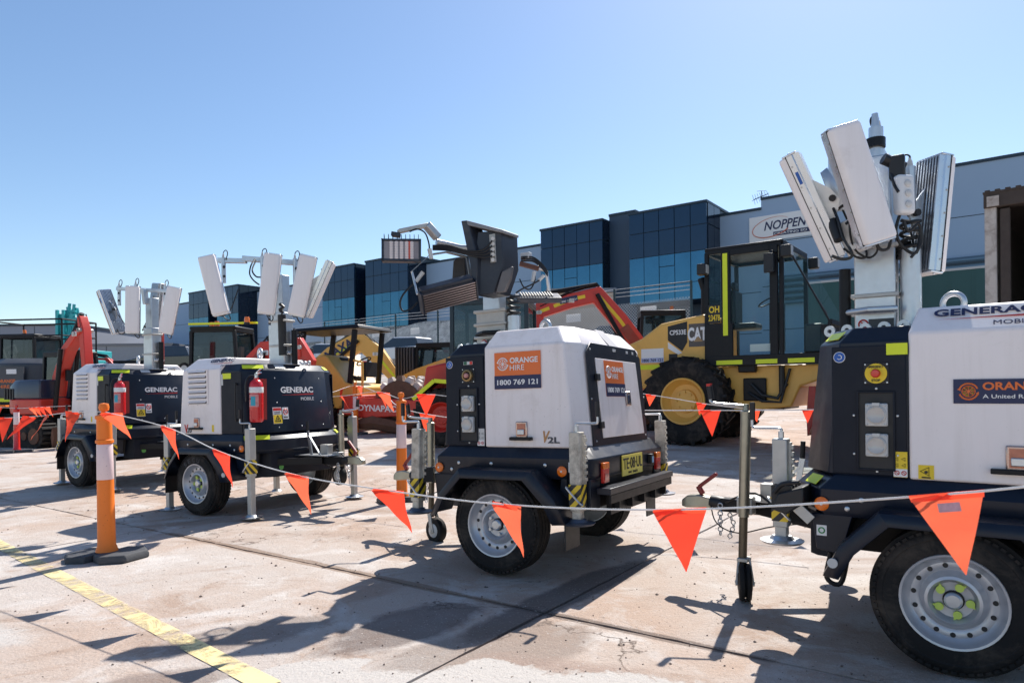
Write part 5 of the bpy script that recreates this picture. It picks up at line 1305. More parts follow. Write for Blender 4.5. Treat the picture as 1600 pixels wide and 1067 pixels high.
    if blade:
        b = MB(); b.prism([(L_ * .5 + .25, .02), (L_ * .5 + .32, .25), (L_ * .5 + .25, .48), (L_ * .5 + .2, .25)], 'y', -hw, hw); b.beam((L_ * .2, -.3, .3), (L_ * .5 + .25, -.3, .22), .1, .1); b.beam((L_ * .2, .3, .3), (L_ * .5 + .25, .3, .22), .1, .1); b.build('dozer_blade', rust_m, t, bevel=.01)
    if railing:
        b = MB(); zr = cab[2] + .42
        pts = [(-tail * .6, -hw * .95), (-tail * .6, hw * .95), (.5, hw * .95), (.5, -hw * .95)]
        for i, (x, y) in enumerate(pts): b.cyl((x, y, ch - .1), (x, y, zr), .022, n=8); b.cyl((x, y, zr), (*pts[(i + 1) % 4], zr), .022, n=8); b.cyl((x, y, cab[2]), (*pts[(i + 1) % 4], cab[2]), .018, n=8)
        b.build('guard_rail', black_metal, t)
    return t
def at(px, Y, py=608): p = W(px, py, Y); return (p.x, Y, gz(p.x, Y))

blue_dk = mat('dark_navy_paint', (.016, .022, .05), .35, var=.15, coat=.2)
E1 = excavator('red compact excavator with raised boom and dark rounded tail beside the far trailer', at(80, 16.4), RAD(-24), red_p, red_p, [(.55, .95, .26), (.68, 1.6, .20), (1.02, 2.25, .19), (1.40, 2.58, .15), (1.58, 2.66, .12)], [(1.48, 2.98, .10), (1.57, 2.66, .17), (1.64, 1.9, .14), (1.70, 1.2, .12)], cab=(-.2, 1.0, 2.15), hw=.78, tail=.95, blade=True, red_cap=blue_dk, tracks=(2.0, .6, .36), ch=1.55, cab_side=1)
E4 = excavator('teal and charcoal excavator seen from behind, guard rails round its cab', at(72, 18.6), RAD(84), teal_p, dkgrey, None, None, cab=(-.2, 1.0, 2.75), hw=1.15, tail=1.25, railing=True, red_cap=dkgrey, tracks=(3.0, .85, .5), hz=.95, ch=2.15)
Mq = FR((-1.235, 0, 0), (0, -1, 0), (0, 0, 1))
o = decal('rear_panel', dkgrey, E4, Mq, -.1, 1.55, 1.1, .75, t=.03)
logo(orange_ink, o, Mq, -.38, 1.5, .1, lift=.034); text('lettering', orange_ink, o, Mq, 'ORANGE', -.02, 1.56, .09, .5, .03, .034); text('lettering', orange_ink, o, Mq, 'HIRE', -.08, 1.42, .08, .3, .02, .034)
decal('rear_plate', white_ink, o, Mq, .12, 1.80, .28, .12, lift=.03); decal('reflective_strip', hivis, E4, Mq, -.1, 1.08, 1.3, .09, t=.03)
b = MB(); b.bx(-.6, .8, -1.16, -1.10, 1.0, 2.15); sd = b.build('side_door', teal_p, E4, bevel=.02)
text('lettering', white_ink, sd, FR((0, -1.161, 0), (1, 0, 0), (0, 0, 1)), 'K', -.3, 1.55, .34, .3, .04, .003)
E5 = excavator('red excavator boom lying low behind the far light tower', at(215, 21), RAD(185), red_p, red_p, [(.4, 1.4, .4), (1.0, 2.15, .36), (1.9, 2.2, .30)], [(1.8, 2.3, .3), (1.9, 1.9, .25), (1.5, 1.1, .2)], cab=(-.5, 1.0, 2.1), hw=.85, tail=1.0)
E2 = excavator('red excavator with yellow striped boom reaching left behind the middle trailer', at(1052, 15.8), RAD(176), red_p, red_p, [(.75, 1.75, .42), (1.25, 2.45, .40), (1.75, 3.05, .40), (2.35, 2.92, .32), (3.05, 2.66, .24)], [(2.98, 2.95, .22), (3.10, 2.66, .28), (3.12, 2.2, .2)], cab=(-.15, 1.0, 2.62), hw=.85, tail=1.0, bands=((0, .2, 1), (1, .0, .9), (2, .45, .95), (3, .0, .55), (3, .7, 1)), bucket=False, cab_side=-1)
bo2 = [c for c in E2.children if c.name.startswith('boom')][0]
Mb2 = FR((2.35, .354, 2.95), (-1, 0, .2), (.2, 0, 1)); o = decal('phone_sticker', navy_ink, bo2, Mb2, -.05, .0, .42, .13); text('lettering', white_ink, o, Mb2, '1800 769 121', -.05, -.02, .045, .38, .01, .006)
E3 = excavator('yellow excavator boom with navy lettering behind the padfoot roller', at(478, 21), RAD(-8), catyel, catyel, [(.3, 1.55, .5), (1.0, 2.05, .62), (1.85, 2.5, .62), (2.35, 2.1, .5), (3.1, 1.2, .3)], [(3.05, 1.35, .3), (3.15, 1.0, .25), (2.9, .7, .2)], cab=(-1.0, 1.0, 2.3), hw=.95, tail=1.2, bands=((0, .3, 1.0), (1, .0, .9), (3, .1, .9)), bucket=True)
bo3 = [c for c in E3.children if c.name.startswith('boom')][0]
text('lettering', navy_ink, bo3, FR((1.15, -.36, 2.20), (1, 0, .53), (-.53, 0, 1)), 'MAXA', .1, 0.02, .27, .95, .04, .004)
# wheeled red machine with dark cab behind the second trailer
E6 = excavator('dark glazed cab with orange beacons and red boom behind the second trailer', at(345, 14.5), RAD(-6), red_p, red_p, [(.85, 1.55, .55), (1.15, 1.9, .5), (1.9, 2.0, .4)], [(1.75, 2.15, .3), (1.95, 1.7, .45), (1.9, 1.2, .25)], cab=(-.55, 1.0, 2.42), hw=.95, tail=1.1, bucket=False)
for x, y in ((-.75, -.5), (-.3, .4), (.75, -.3)): beacon(E6, (x, y, 2.5), 1.2)
b = MB(); b.bx(-.6, .9, -.2, -.12, 2.52, 2.56); b.build('roof_strip', hivis, E6)
b = MB(); b.bx(-.80, -.70, -.95, -.86, 1.2, 2.3); b.build('cab_pillar', dark_red, E6, bevel=.02)

# ---- big tyre with lugs
def big_wheel(par, x, y, side, r, w, rim_mat, lugs=True):
    hw = w / 2; ax = (0, side, 0)
    b = MB(); b.lathe([(r * .52, -hw * .9), (r * .6, -hw), (r * .86, -hw * 1.02), (r * .95, -hw * .9), (r * .965, -hw * .6), (r * .965, hw * .6), (r * .95, hw * .9), (r * .86, hw * 1.02), (r * .6, hw), (r * .52, hw * .9)], (x, y, r), ax, 48)
    if lugs:
        for k in range(22):
            for s in (-1, 1):
                a = 2 * math.pi * (k + (.5 if s > 0 else 0)) / 22
                R_ = Matrix.Rotation(-a, 3, 'Y') @ Matrix.Rotation(s * .6, 3, 'X')
                b.box((x + math.cos(a) * r * .965, y + s * hw * .5, r + math.sin(a) * r * .965), (r * .09, w * .60, r * .075), R_)
    ty = b.build('tyre', rubber, par, smooth=30)
    b = MB(); b.lathe([(0, -hw * .2), (r * .5, -hw * .3), (r * .535, hw * .9), (r * .52, hw * .98), (r * .49, hw * .95), (r * .46, hw * .6), (r * .40, hw * .45), (r * .38, hw * .3), (r * .27, hw * .3), (r * .25, hw * .5), (0, hw * .52)], (x, y, r), ax, 40); rm = b.build('rim', rim_mat, par, smooth=40)
    b = MB()
    for k in range(8):
        a = 2 * math.pi * k / 8; c = (x + r * .20 * math.cos(a), y + side * hw * .52, r + r * .20 * math.sin(a)); b.cyl(c, (c[0], c[1] + side * .03, c[2]), r * .03, n=6)
    b.build('wheel_nut', rim_mat, rm)

def cat_roller():
    t = thing('soil_compactor', 'large yellow soil compactor roller with glazed cab behind the middle trailer', 'roller', (3.73, 13.18, .17), hd(.8, -.6))
    for s in (-1, 1): big_wheel(t, 0, s * .85, s, .80, .56, catyel)
    b = MB(); b.cyl((0, -.8, .8), (0, .8, .8), .14, n=12); b.bx(-.7, 1.6, -.5, .5, .65, 1.2); b.build('chassis', black_metal, t, bevel=.02)
    # hood
    side = [(-1.55, 1.0), (-1.6, 1.45), (-1.3, 1.85), (-.95, 1.98), (-.55, 2.24), (.30, 2.36), (.36, 2.30), (.36, 1.1)]
    b = MB(); b.loft([[(x, -.80, z) for x, z in side], [(x, -.72, z + .02) for x, z in side], [(x, .72, z + .02) for x, z in side], [(x, .80, z) for x, z in side]]); hd_ = b.build('engine_hood', catyel, t, bevel=.03)
    Mr = FR((0, -.802, 0), (1, 0, 0), (0, 0, 1))
    b = MB(Mr); b.add([(-.40, 2.19, .003), (-.02, 2.26, .003), (-.02, 1.88, .003), (-.12, 1.72, .003), (-.40, 1.93, .003)], [(0, 1, 2, 3, 4)]); o = b.build('model_panel', black, hd_, solid=.004, fix=False, smooth=0)
    text('lettering', white_ink, o, Mr, 'CP533E', -.20, 2.07, .09, .32, .025, .008)
    b = MB(Mr); b.add([(-.40, 1.90, .003), (-.12, 1.69, .003), (-.20, 1.66, .003), (-.40, 1.78, .003)], [(0, 1, 2, 3)]); b.build('white_flash', white_ink, o, fix=False, smooth=0)
    o = decal('badge_panel', mat('charcoal_badge', (.10, .085, .075), .5, dirt=.3), hd_, Mr, .18, 2.0, .34, .42)
    text('lettering', white_ink, o, Mr, 'CAT', .17, 2.02, .25, .36, .04, .006)
    b = MB(Mr); b.add([(.10, 1.88, .009), (.28, 1.88, .009), (.19, 1.98, .009)], [(0, 1, 2)]); b.build('badge_triangle', mat('badge_tan', (.35, .22, .10), .5), o, fix=False, smooth=0)
    o = decal('phone_sticker', white_ink, hd_, Mr, -.72, 1.66, .46, .26)
    decal('sticker_band', mat('pale_blue_print', (.45, .5, .7), .5), o, Mr, -.72, 1.57, .46, .09, lift=.0025); text('lettering', navy_ink, o, Mr, '1800 769 121', -.72, 1.57, .06, .42, .02, .008)
    decal('reflective_strip', hivis, hd_, Mr, -.74, 1.44, .52, .09)
    decal('vent_panel', black, hd_, Mr, -.30, 1.55, .17, .25)
    for k in range(3): 
        b = MB(); b.bx(-1.605, -1.2, -.6 + k * .4, -.3 + k * .4, 1.86, 1.87); b.build('grille', black, hd_)
    b = MB(); b.cyl((.12, -.30, 2.32), (.12, -.30, 2.98), .065, n=14); b.cyl((.12, -.30, 2.9), (.06, -.30, 3.1), .07, n=14); b.build('exhaust_stack', black_metal, hd_)
    beacon(hd_, (.32, -.45, 2.36), 1.2)
    # cab
    cb, c = cab_box(t, .36, 1.66, -.82, .82, 1.55, 3.46, black_metal, cabglass, rake=-.0, post=.07, roof_t=.06, narrow=.03)
    # forward-raked windscreen frame
    b = MB(); b.bx(.42, .98, -.865, -.80, 1.40, 3.40); b.build('rear_corner_panel', black_metal, cb) if False else None
    b = MB(); b.bx(.34, .84, -.875, -.815, 1.45, 2.18); b.build('cab_lower_panel', black_metal, cb, bevel=.01)
    b = MB(); b.bx(.64, .80, -.874, -.80, 1.45, 3.44); b.bx(1.48, 1.61, -.874, -.80, 1.5, 3.45); b.bx(.36, 2.30, -.88, -.78, 1.42, 1.60); b.bx(.80, 1.48, -.872, -.80, 3.36, 3.46); fr = b.build('door_frame', black_metal, cb, bevel=.008)
    for s in (0, 1):
        Mx = FR((0, -.881, 0), (1, 0, 0), (0, 0, 1))
    decal('reflective_strip', hivis, cb, Mx, .72, 2.68, .085, 1.45)
    o = decal('fleet_label', ink, cb, Mx, .52, 2.35, .22, .32); text('lettering', yel_ink, o, Mx, 'OH', .52, 2.43, .12, .19, .03, .006); text('lettering', yel_ink, o, Mx, '23478', .52, 2.28, .11, .21, .02, .006)
    for u, w_ in ((.78, .46), (1.42, .36), (1.98, .42)): decal('reflective_strip', hivis, cb, Mx, u, 1.48, w_, .075)
    decal('door_sticker', white_ink, cb, FR((0, -.80, 0), (1, 0, 0), (0, 0, 1)), 1.35, 1.72, .46, .13)
    for x, y, z in ((1.78, -.93, 3.30), (.34, -.95, 3.15), (1.85, .6, 3.3)):
        b = MB(); b.box((x, y, z), (.17, .16, .20)); lm = b.build('work_lamp', black, cb, bevel=.02); b = MB(); b.box((x + .088, y, z), (.006, .13, .15)); b.build('lamp_lens', socket_m, lm)
    b = MB(); b.tube([(1.60, -.84, 3.3), (1.56, -1.0, 3.32), (1.54, -1.02, 3.25)], .02, 6); b.box((1.52, -1.03, 3.12), (.16, .06, .32)); b.build('mirror', black, cb, bevel=.02)
    b = MB(); b.tube([(1.75, -.4, 3.3), (2.05, -.45, 2.7), (2.3, -.5, 2.25)], .014, 6); b.build('wiper', black, cb)
    # front windscreen leaning forward
    b = MB(); b.add([(1.66, -.82, 1.62), (2.28, -.78, 1.62), (2.38, -.74, 2.1), (1.72, -.78, 3.40)], [(0, 1, 2, 3)]); b.add([(2.38, -.74, 2.1), (2.38, .74, 2.1), (1.72, .78, 3.40), (1.72, -.78, 3.40)], [(0, 1, 2, 3)]); b.build('windscreen', cabglass, cb, fix=False, smooth=0)
    b = MB(); b.beam((2.30, -.78, 1.56), (2.40, -.75, 2.1), .05, .05); b.beam((2.40, -.75, 2.1), (2.40, .75, 2.1), .06, .08); b.beam((2.40, -.75, 2.1), (1.73, -.79, 3.44), .03, .03); b.bx(2.26, 2.36, -.76, .76, 1.5, 2.06); b.build('windscreen_frame', black_metal, cb)
    b = MB(); b.box((2.1, -.35, 1.85), (.3, .5, .5)); b.build('dash_panel', black, cb, bevel=.04)
    # front frame under cab
    b = MB(); b.prism([(.36, .75), (.36, 1.42), (2.2, 1.42), (2.35, 1.2), (1.9, 1.05), (1.75, .70), (.8, .60)], 'y', -.62, .62); b.build('front_frame', catyel, t, bevel=.03)
    b = MB(); b.bx(.95, 1.35, -.68, -.63, .8, 1.2); b.build('steer_pocket', black_metal, t, bevel=.02)
    b = MB(); b.tube([(1.1, -.70, 1.1), (1.3, -.75, .9), (1.55, -.72, .85), (1.7, -.68, 1.1)], .03, 8); b.tube([(1.05, -.70, .95), (1.3, -.76, .8), (1.6, -.72, .78), (1.75, -.68, 1.35)], .025, 8); b.cyl((1.62, -.70, 1.4), (1.62, -.70, .95), .05, n=10); b.build('hydraulic_hose', cable_m, t)
    b = MB(); b.box((1.05, -.72, 1.42), (.3, .14, .24)); b.build('tool_box', black_metal, t, bevel=.02)
    # drum yoke and drum
    b = MB(); b.lathe([(.0, -1.0), (.70, -1.0), (.76, -.98), (.76, .98), (.70, 1.0), (0, 1.0)], (3.45, 0, .76), (0, 1, 0), 40); dm = b.build('drum', rust_m, t)
    b = MB()
    for r_ in range(9):
        for k in range(18):
            a = 2 * math.pi * (k + .5 * (r_ % 2)) / 18
            b.box((3.45 + .80 * math.cos(a), -.88 + r_ * .22, .76 + .80 * math.sin(a)), (.11, .13, .14), Matrix.Rotation(-a, 3, 'Y'))
    b.build('pad_foot', rust_m, dm)['kind'] = 'stuff'
    b = MB()
    for s in (-1, 1): b.bx(2.3, 4.5, s * 1.10 - .06, s * 1.10 + .06, .6, 1.0)
    b.bx(4.4, 4.6, -1.16, 1.16, .55, 1.05); b.bx(2.28, 2.5, -1.16, 1.16, .55, 1.15); b.build('drum_frame', catyel, t, bevel=.02)
    b = MB(); b.prism([(2.15, .25), (2.30, .60), (2.28, 1.05), (2.18, 1.05), (2.14, .6)], 'y', -1.25, .9); b.build('levelling_blade', dark_red, t, bevel=.01)
cat_roller()

def pad_roller():
    g = at(516, 16.6)
    t = thing('padfoot_roller', 'yellow and red padfoot roller with black canopy behind the second trailer', 'roller', g, RAD(-20))
    for s in (-1, 1): big_wheel(t, 0, s * .75, s, .60, .45, catyel)
    b = MB(); b.bx(-.8, .9, -.5, .5, .4, .85); b.build('chassis', dark_red, t, bevel=.02)
    b = MB(); side = [(-1.1, .70), (-1.05, 1.25), (-.5, 1.55), (.3, 1.80), (.42, 1.75), (.9, 1.15), (1.2, 1.05), (1.2, .8), (.7, .55)]
    b.prism(side, 'y', -.72, .72); hd_ = b.build('engine_hood', catyel, t, bevel=.04)
    Mr = FR((0, -.722, 0), (1, 0, 0), (0, 0, 1))
    decal('number_label', orange_ink, hd_, Mr, -.62, 1.18, .26, .24); text('lettering', ink, hd_, Mr, '1F06', -.62, 1.18, .1, .2, .02, .006)
    b = MB(); b.box((.12, -.73, 1.30), (.34, .03, .28)); b.build('side_box', mat('orange_box', (.6, .27, .04), .5), hd_, bevel=.01)
    b = MB(); b.loft([[(.35 + .2 * math.cos(a), -.7 - .02, 1.3 + .16 * math.sin(a)) for a in [i * .785 for i in range(8)]], [(.38 + .15 * math.cos(a), -.7 - .10, 1.3 + .12 * math.sin(a)) for a in [i * .785 for i in range(8)]]]); b.build('silver_cover', mat('foil_cover', (.5, .5, .5), .3, .7, var=.6, scale=20, bump=.6), hd_)
    # canopy on four posts
    for x, xt in ((-.45, -.30), (.95, 1.1)):
        for s in (-1, 1): b = MB(); b.beam((x, s * .62, 1.45 if x < 0 else 1.0), (xt, s * .60, 2.36), .10, .10); b.build('canopy_post', black_metal, t, bevel=.01)
    b = MB(); b.loft([[(-.75, -.75, 2.34), (1.30, -.75, 2.38), (1.30, .75, 2.38), (-.75, .75, 2.34)], [(-.70, -.72, 2.42), (1.25, -.72, 2.47), (1.25, .72, 2.47), (-.70, .72, 2.42)]]); b.build('canopy_roof', black_metal, t, bevel=.02)
    b = MB(); b.box((.65, 0, 1.25), (.45, .5, .12)); b.box((.42, 0, 1.5), (.12, .5, .5)); b.build('seat', black, t, bevel=.03)
    b = MB(); b.box((1.1, 0, 1.45), (.12, .5, .35)); b.torus((.95, 0, 1.65), .18, .018, (-.6, 0, 1), 16, 6); b.build('dash_panel', black, t)
    b = MB(); b.tube([(1.3, -.62, .9), (1.3, -.62, 1.6), (.95, -.62, 1.68)], .03, 8); b.build('grab_rail', catyel, t)
    # drum
    b = MB(); b.lathe([(0, -.85), (.50, -.85), (.55, -.83), (.55, .83), (.50, .85), (0, .85)], (2.35, 0, .62), (0, 1, 0), 36); dm = b.build('drum', rust_m, t)
    for r_ in range(7):
        for k in range(16):
            a = 2 * math.pi * (k + .5 * (r_ % 2)) / 16
            if math.sin(a) < -.3: continue
            b = MB(); c = Vector((2.35 + .60 * math.cos(a), -.72 + r_ * .24, .62 + .60 * math.sin(a)))
            R_ = Matrix.Rotation(-a, 3, 'Y'); q = [R_ @ Vector(v) + c for v in ((-.06, -.085, -.085), (-.06, .085, -.085), (-.06, .085, .085), (-.06, -.085, .085), (.06, -.055, -.055), (.06, .055, -.055), (.06, .055, .055), (.06, -.055, .055))]
            b.add(q, [(0, 1, 2, 3), (4, 7, 6, 5), (0, 4, 5, 1), (1, 5, 6, 2), (2, 6, 7, 3), (3, 7, 4, 0)]); b.build('pad_foot', mat_pads[(k + r_) % 3], dm, smooth=0)
    b = MB()
    for s in (-1, 1): b.prism([(1.2, .45), (1.2, .85), (1.6, .80), (3.2, .72), (3.2, .42), (1.5, .35)], 'y', s * .98 - .05, s * .98 + .05)
    b.bx(3.05, 3.25, -1.03, 1.03, .40, .74); b.bx(1.0, 1.3, -1.0, 1.0, .42, .85); fr = b.build('drum_frame', red_p, t, bevel=.02)
    text('lettering', white_ink, fr, FR((0, -1.032, 0), (1, 0, -.04), (0, 0, 1)), 'DYNAPAC', 1.9, .64, .14, .95, .03, .003)
    b = MB(); b.bx(2.5, 3.9, -.95, .9, .42, .60); b.build('front_plank', rust_m, t)
    b = MB(); b.prism([(3.3, .1), (3.45, .1), (3.45, .62), (3.3, .62)], 'y', -1.1, 1.1); b.build('levelling_blade', rust_m, t)
    # dirt clods under the frame
    b = MB(); b.tube([(1.3, -.9, .2), (1.8, -.95, .25), (2.4, -.9, .15), (2.9, -.8, .25)], [.12, .18, .16, .1], 7); b.build('mud_clod', rust_m, t)
mat_pads = [mat('pad_white', (.62, .56, .52), .8, var=.2, dirt=.4), mat('pad_brown', (.20, .12, .08), .9, var=.3), mat('pad_mixed', (.55, .48, .43), .8, var=.3, dirt=.6)]
pad_roller()

def skid_steer():
    g = at(665, 18.5)
    t = thing('skid_steer_loader', 'black and yellow skid steer loader with louvred back behind the padfoot roller', 'loader', g, RAD(-15))
    for x in (-.45, .55):
        for s in (-1, 1): big_wheel(t, x, s * .72, s, .38, .3, catyel)
    b = MB(); b.bx(-.9, .9, -.55, .55, .3, .95); b.build('body', catyel, t, bevel=.03)
    gl = MB(); gl.bx(-.62, -.05, -.6, .6, .9, 1.95); bk = gl.build('rear_guard', black_metal, t, bevel=.02)
    for k in range(7):
        b = MB(); b.bx(-.60 + k * .08, -.56 + k * .08, -.635, -.60, .95, 1.92); b.build('guard_slat', dkgrey, bk, bevel=.004)
    cb, c = cab_box(t, .0, .95, -.6, .6, .95, 1.95, black_metal, dkglass, post=.07)
    for s in (-1, 1):
        b = poly_arm([(-.85, .75, .36), (.1, 1.2, .34), (1.1, 1.55, .26), (1.7, 1.7, .18)], .12, s * .72); a = b.build('lift_arm', catyel, t, bevel=.01)
        text('lettering', ink, a, FR((0, s * .782, 0), (-s * -1 if s < 0 else -1, 0, .38 if s < 0 else -.38), (-.3, 0, 1)), '246', .45 if s < 0 else -.45, 1.2, .14, .3, .02, .003)
    b = MB(); b.cyl((.2, -.72, .7), (.9, -.72, 1.35), .05, n=10); b.build('lift_ram', alu, t)
    b = MB(); b.prism([(1.2, .1), (1.25, .7), (1.35, .7), (1.4, .2), (1.95, .12), (1.95, .08)], 'y', -.9, .9); b.build('bucket', rust_m, t)
skid_steer()

def red_tractor():
    g = at(742, 13.2)
    t = thing('red_cab_machine', 'red machine with tall tinted cab and red wheel rim left of the middle trailer', 'loader', g, RAD(172))
    big_wheel(t, .45, -.75, -1, .52, .4, red_p); big_wheel(t, .45, .75, 1, .52, .4, red_p); big_wheel(t, -1.0, -.75, -1, .6, .45, red_p); big_wheel(t, -1.0, .75, 1, .6, .45, red_p)
    b = MB(); b.prism([(-1.4, .6), (-1.4, 1.1), (.2, 1.2), (.35, 1.55), (.85, 1.45), (.95, .75), (.7, .5)], 'y', -.45, .45); b.build('body', red_p, t, bevel=.04)
    cb, c = cab_box(t, -1.1, .28, -.72, .72, 1.05, 2.6, mat('dark_teal_frame', (.008, .02, .028), .4), glass_mat('teal_glass', (.004, .03, .035), .7), post=.07)
    b = MB(); b.bx(-.9, .1, -.5, .5, 1.1, 1.7); b.build('cab_interior', teal_p, cb, bevel=.05)
    for s in (-1, 1):
        b = MB(); b.add([(-.05, s * .5, 1.12), (.55, s * .5, 1.18), (.95, s * .5, .85), (-.05, s * .98, 1.12), (.55, s * .98, 1.18), (.95, s * .98, .85)], [(0, 1, 4, 3), (1, 2, 5, 4)]); fd = b.build('fender', black_metal, t, solid=.04, fix=False)
        b = MB(); b.beam((-.05, s * 1.0, 1.12), (.55, s * 1.0, 1.18), .02, .07); b.beam((.55, s * 1.0, 1.18), (.95, s * 1.0, .85), .02, .07); b.build('reflective_strip', hivis, fd)
    beacon(cb, (-.4, 0, 2.82))
red_tractor()

def drill_rig():
    p = W(108, 540, 38)
    t = thing('drill_rig_mast', 'teal drilling rig mast with hoses far behind the excavators', 'drill rig', (p.x, 38, gz(p.x, 38)))
    zt = W(108, 474, 38).z - gz(p.x, 38)
    b = MB()
    for x in (-.45, -.1):
        for y in (-.3, .3): b.beam((x, y, 0), (x, y, zt - .4), .14, .14)
    for k in range(int((zt - 1.4) / .5)): b.beam((-.45, -.3, k * .5 + .2), (-.1, -.3, k * .5 + .7), .05, .05)
    b.bx(-.40, -.15, -.2, .2, 0, zt - .6)
    b.build('mast_frame', teal_p, t)
    b = MB()
    for k in range(9):
        r = random.Random(k); x = .05 + .09 * k; b.tube([(x, -.2, zt - 2.6 - r.random()), (x + .1 * r.random(), -.2, zt - 1.5), (x - .25 * r.random(), 0, zt - .3 - .15 * k * r.random())], .05, 6)
    for k in range(26):
        r = random.Random(40 + k); c = Vector((r.uniform(-.05, .75), r.uniform(-.2, .2), zt - r.uniform(.35, 2.7))); b.box(c, (r.uniform(.08, .22), .2, r.uniform(.12, .4)), Matrix.Rotation(r.uniform(-.4, .4), 3, 'Y'))
    b.bx(-.1, .6, -.2, .2, zt - 2.2, zt - 1.6); b.bx(-.05, .45, -.2, .2, zt - 1.1, zt - .8); b.build('hose_bundle', teal_p, t)
    b = MB(); b.cyl((.0, 0, zt - .4), (.05, 0, zt), .08, n=8); b.cyl((.25, 0, zt - .5), (.3, 0, zt - .05), .08, n=8); b.bx(-.3, .4, -.1, .1, zt - .5, zt - .38); b.build('crown_sheave', teal_p, t)
    b = MB(); b.bx(-1.5, 1.8, -1, 1, .3, 1.6); b.build('rig_body', teal_p, t, bevel=.05)
drill_rig()

# ---- cars on the raised lot
def car(label, px, Y, rz, paint, s=1.0, suv=False):
    p = W(px, 560, Y)
    t = thing('parked_car', label, 'car', (p.x, Y, gz(p.x, Y)), rz, 'cars parked behind the fence')
    h = .25 if suv else 0
    prof = [(-2.1, .45), (-2.15, .75 + h * .3), (-1.95, .98 + h * .5), (-1.5, 1.02 + h), (1.0, .98 + h * .8), (1.85, .82 + h * .6), (2.1, .65), (2.1, .4)]
    rings = []
    for y, k in ((-.88, .96), (-.84, 1), (.84, 1), (.88, .96)): rings.append([(x * (1 if abs(y) < .86 else .985), y, .4 + (z - .4) * k) for x, z in prof])
    b = MB(); b.loft(rings); bd = b.build('body', paint, t, bevel=.04)
    cab_ = [(-1.7 if suv else -1.45, 1.0 + h), (-1.2, 1.42 + h), (.2, 1.46 + h), (1.0, .99 + h)]
    b = MB(); b.loft([[(x, -.76 + (.12 if z > 1.1 + h else 0), z) for x, z in cab_], [(x, .76 - (.12 if z > 1.1 + h else 0), z) for x, z in cab_]]); b.build('glasshouse', dkglass_c, bd, bevel=.02)
    b = MB(); b.loft([[(-1.22, -.64, 1.40 + h), (.22, -.64, 1.44 + h), (.22, .64, 1.44 + h), (-1.22, .64, 1.40 + h)], [(-1.15, -.6, 1.46 + h), (.15, -.6, 1.5 + h), (.15, .6, 1.5 + h), (-1.15, .6, 1.46 + h)]]); b.build('roof', paint, bd, bevel=.02)
    for x in (-1.3, 1.3):
        for s_ in (-1, 1):
            b = MB(); b.lathe([(.2, -.1), (.32, -.1), (.34, -.06), (.34, .06), (.32, .1), (.2, .1)], (x, s_ * .8, .34), (0, 1, 0), 24); w = b.build('tyre', rubber, t)
            b = MB(); b.lathe([(0, .06), (.2, .09), (.2, -.05), (0, -.05)], (x, s_ * .8, .34), (0, s_, 0), 16); b.build('rim', rim_m, w)
    for s_ in (-1, 1):
        b = MB(); b.bx(-2.17, -2.08, s_ * .5 - .2, s_ * .5 + .2, .7, .85); b.build('tail_lamp', red_lens, bd, bevel=.02)
        b = MB(); b.bx(2.0, 2.12, s_ * .55 - .2, s_ * .55 + .2, .62, .74); b.build('headlight', socket_m, bd, bevel=.02)
dkglass_c = mat('car_glass', (.03, .04, .05), .08, var=.1, spec=.9)
carwhite = mat('white_car_paint', (.72, .72, .73), .25, var=.03, coat=.6); carsil = mat('silver_car_paint', (.40, .42, .45), .3, .3, coat=.6); carblk = mat('dark_car_paint', (.012, .014, .02), .25, coat=.7)
car('white sedan parked behind the chain link fence above the skid steer', 632, 33.5, RAD(150), carwhite)
car('pale van parked behind the fence left of the black canopy', 508, 37, RAD(160), carwhite, suv=True)
car('dark car on the raised lot between the two left trailers', 268, 33, RAD(170), carblk)
car('silver car on the raised lot right of the beige office', 985, 31, RAD(150), carsil)
car('dark wagon on the raised lot behind the red boom elbow', 948, 33, RAD(155), carblk, suv=True)
# ================================================================ bollards
def bollard(label, p, h=1.15, m=None, band=True, base=True, lean=0, rz=0, s=1.0, old=False):
    t = thing('bollard', label, 'bollard', p, rz, 'traffic bollards', rot=Euler((0, RAD(lean), rz)))
    m = m or orange_p; z0 = .055
    r0, r1 = .062, .049
    rr = lambda z: r0 + (r1 - r0) * (z / h)
    zs = [(.075, z0), (.068, z0 + .03), (rr(.1), .10), (rr(.58), .58)]
    if band:
        zs += [(rr(.58) - .002, .581), (rr(.85) - .002, .85), (rr(.85) + .008, .855), (rr(.85) + .008, .875), (rr(.87), .88)]
    zs += [(rr(1.0), h - .12), (.060, h - .118), (.060, h - .095), (.035, h - .085), (.020, h - .075), (.020, h - .060), (.032, h - .055), (.036, h - .03), (.030, h - .006), (.0, h)]
    b = MB(); b.lathe(zs, (0, 0, 0), (0, 0, 1), 28); b.build('post', m, t, smooth=50)
    if band:
        b = MB(); b.lathe([(rr(.585) , .585), (rr(.585) + .001, .587), (rr(.845) + .001, .843), (rr(.845), .845)], (0, 0, 0), (0, 0, 1), 28); b.build('white_band', band_p, t)
    if base:
        for s_ in (-1, 1):
            P = [(.006, -.15), (.13, -.20), (.27, -.10), (.27, .10), (.13, .20), (.006, .15)]
            P = [(x * s_, y + s_ * .03) for x, y in P]; c = Vector((.13 * s_, 0))
            b = MB(); b.loft([[(x, y, 0) for x, y in P], [(x, y, .03) for x, y in P], [(x * .94, y * .94, .052 + s_ * .002) for x, y in P]]); b.build('rubber_foot', rubber_grey, t, bevel=.006)
    return t
B1 = G(167, 872)
bollard('nearest orange bollard with scuffed white band on a black rubber base', (B1.x, B1.y, 0), lean=-.8, rz=RAD(-20))
p2 = W(628, 770, 7.55); bollard('orange bollard left of the middle trailer with bunting tied to its top', (p2.x, p2.y, gz(p2.x, p2.y)), 1.2, rz=.4)
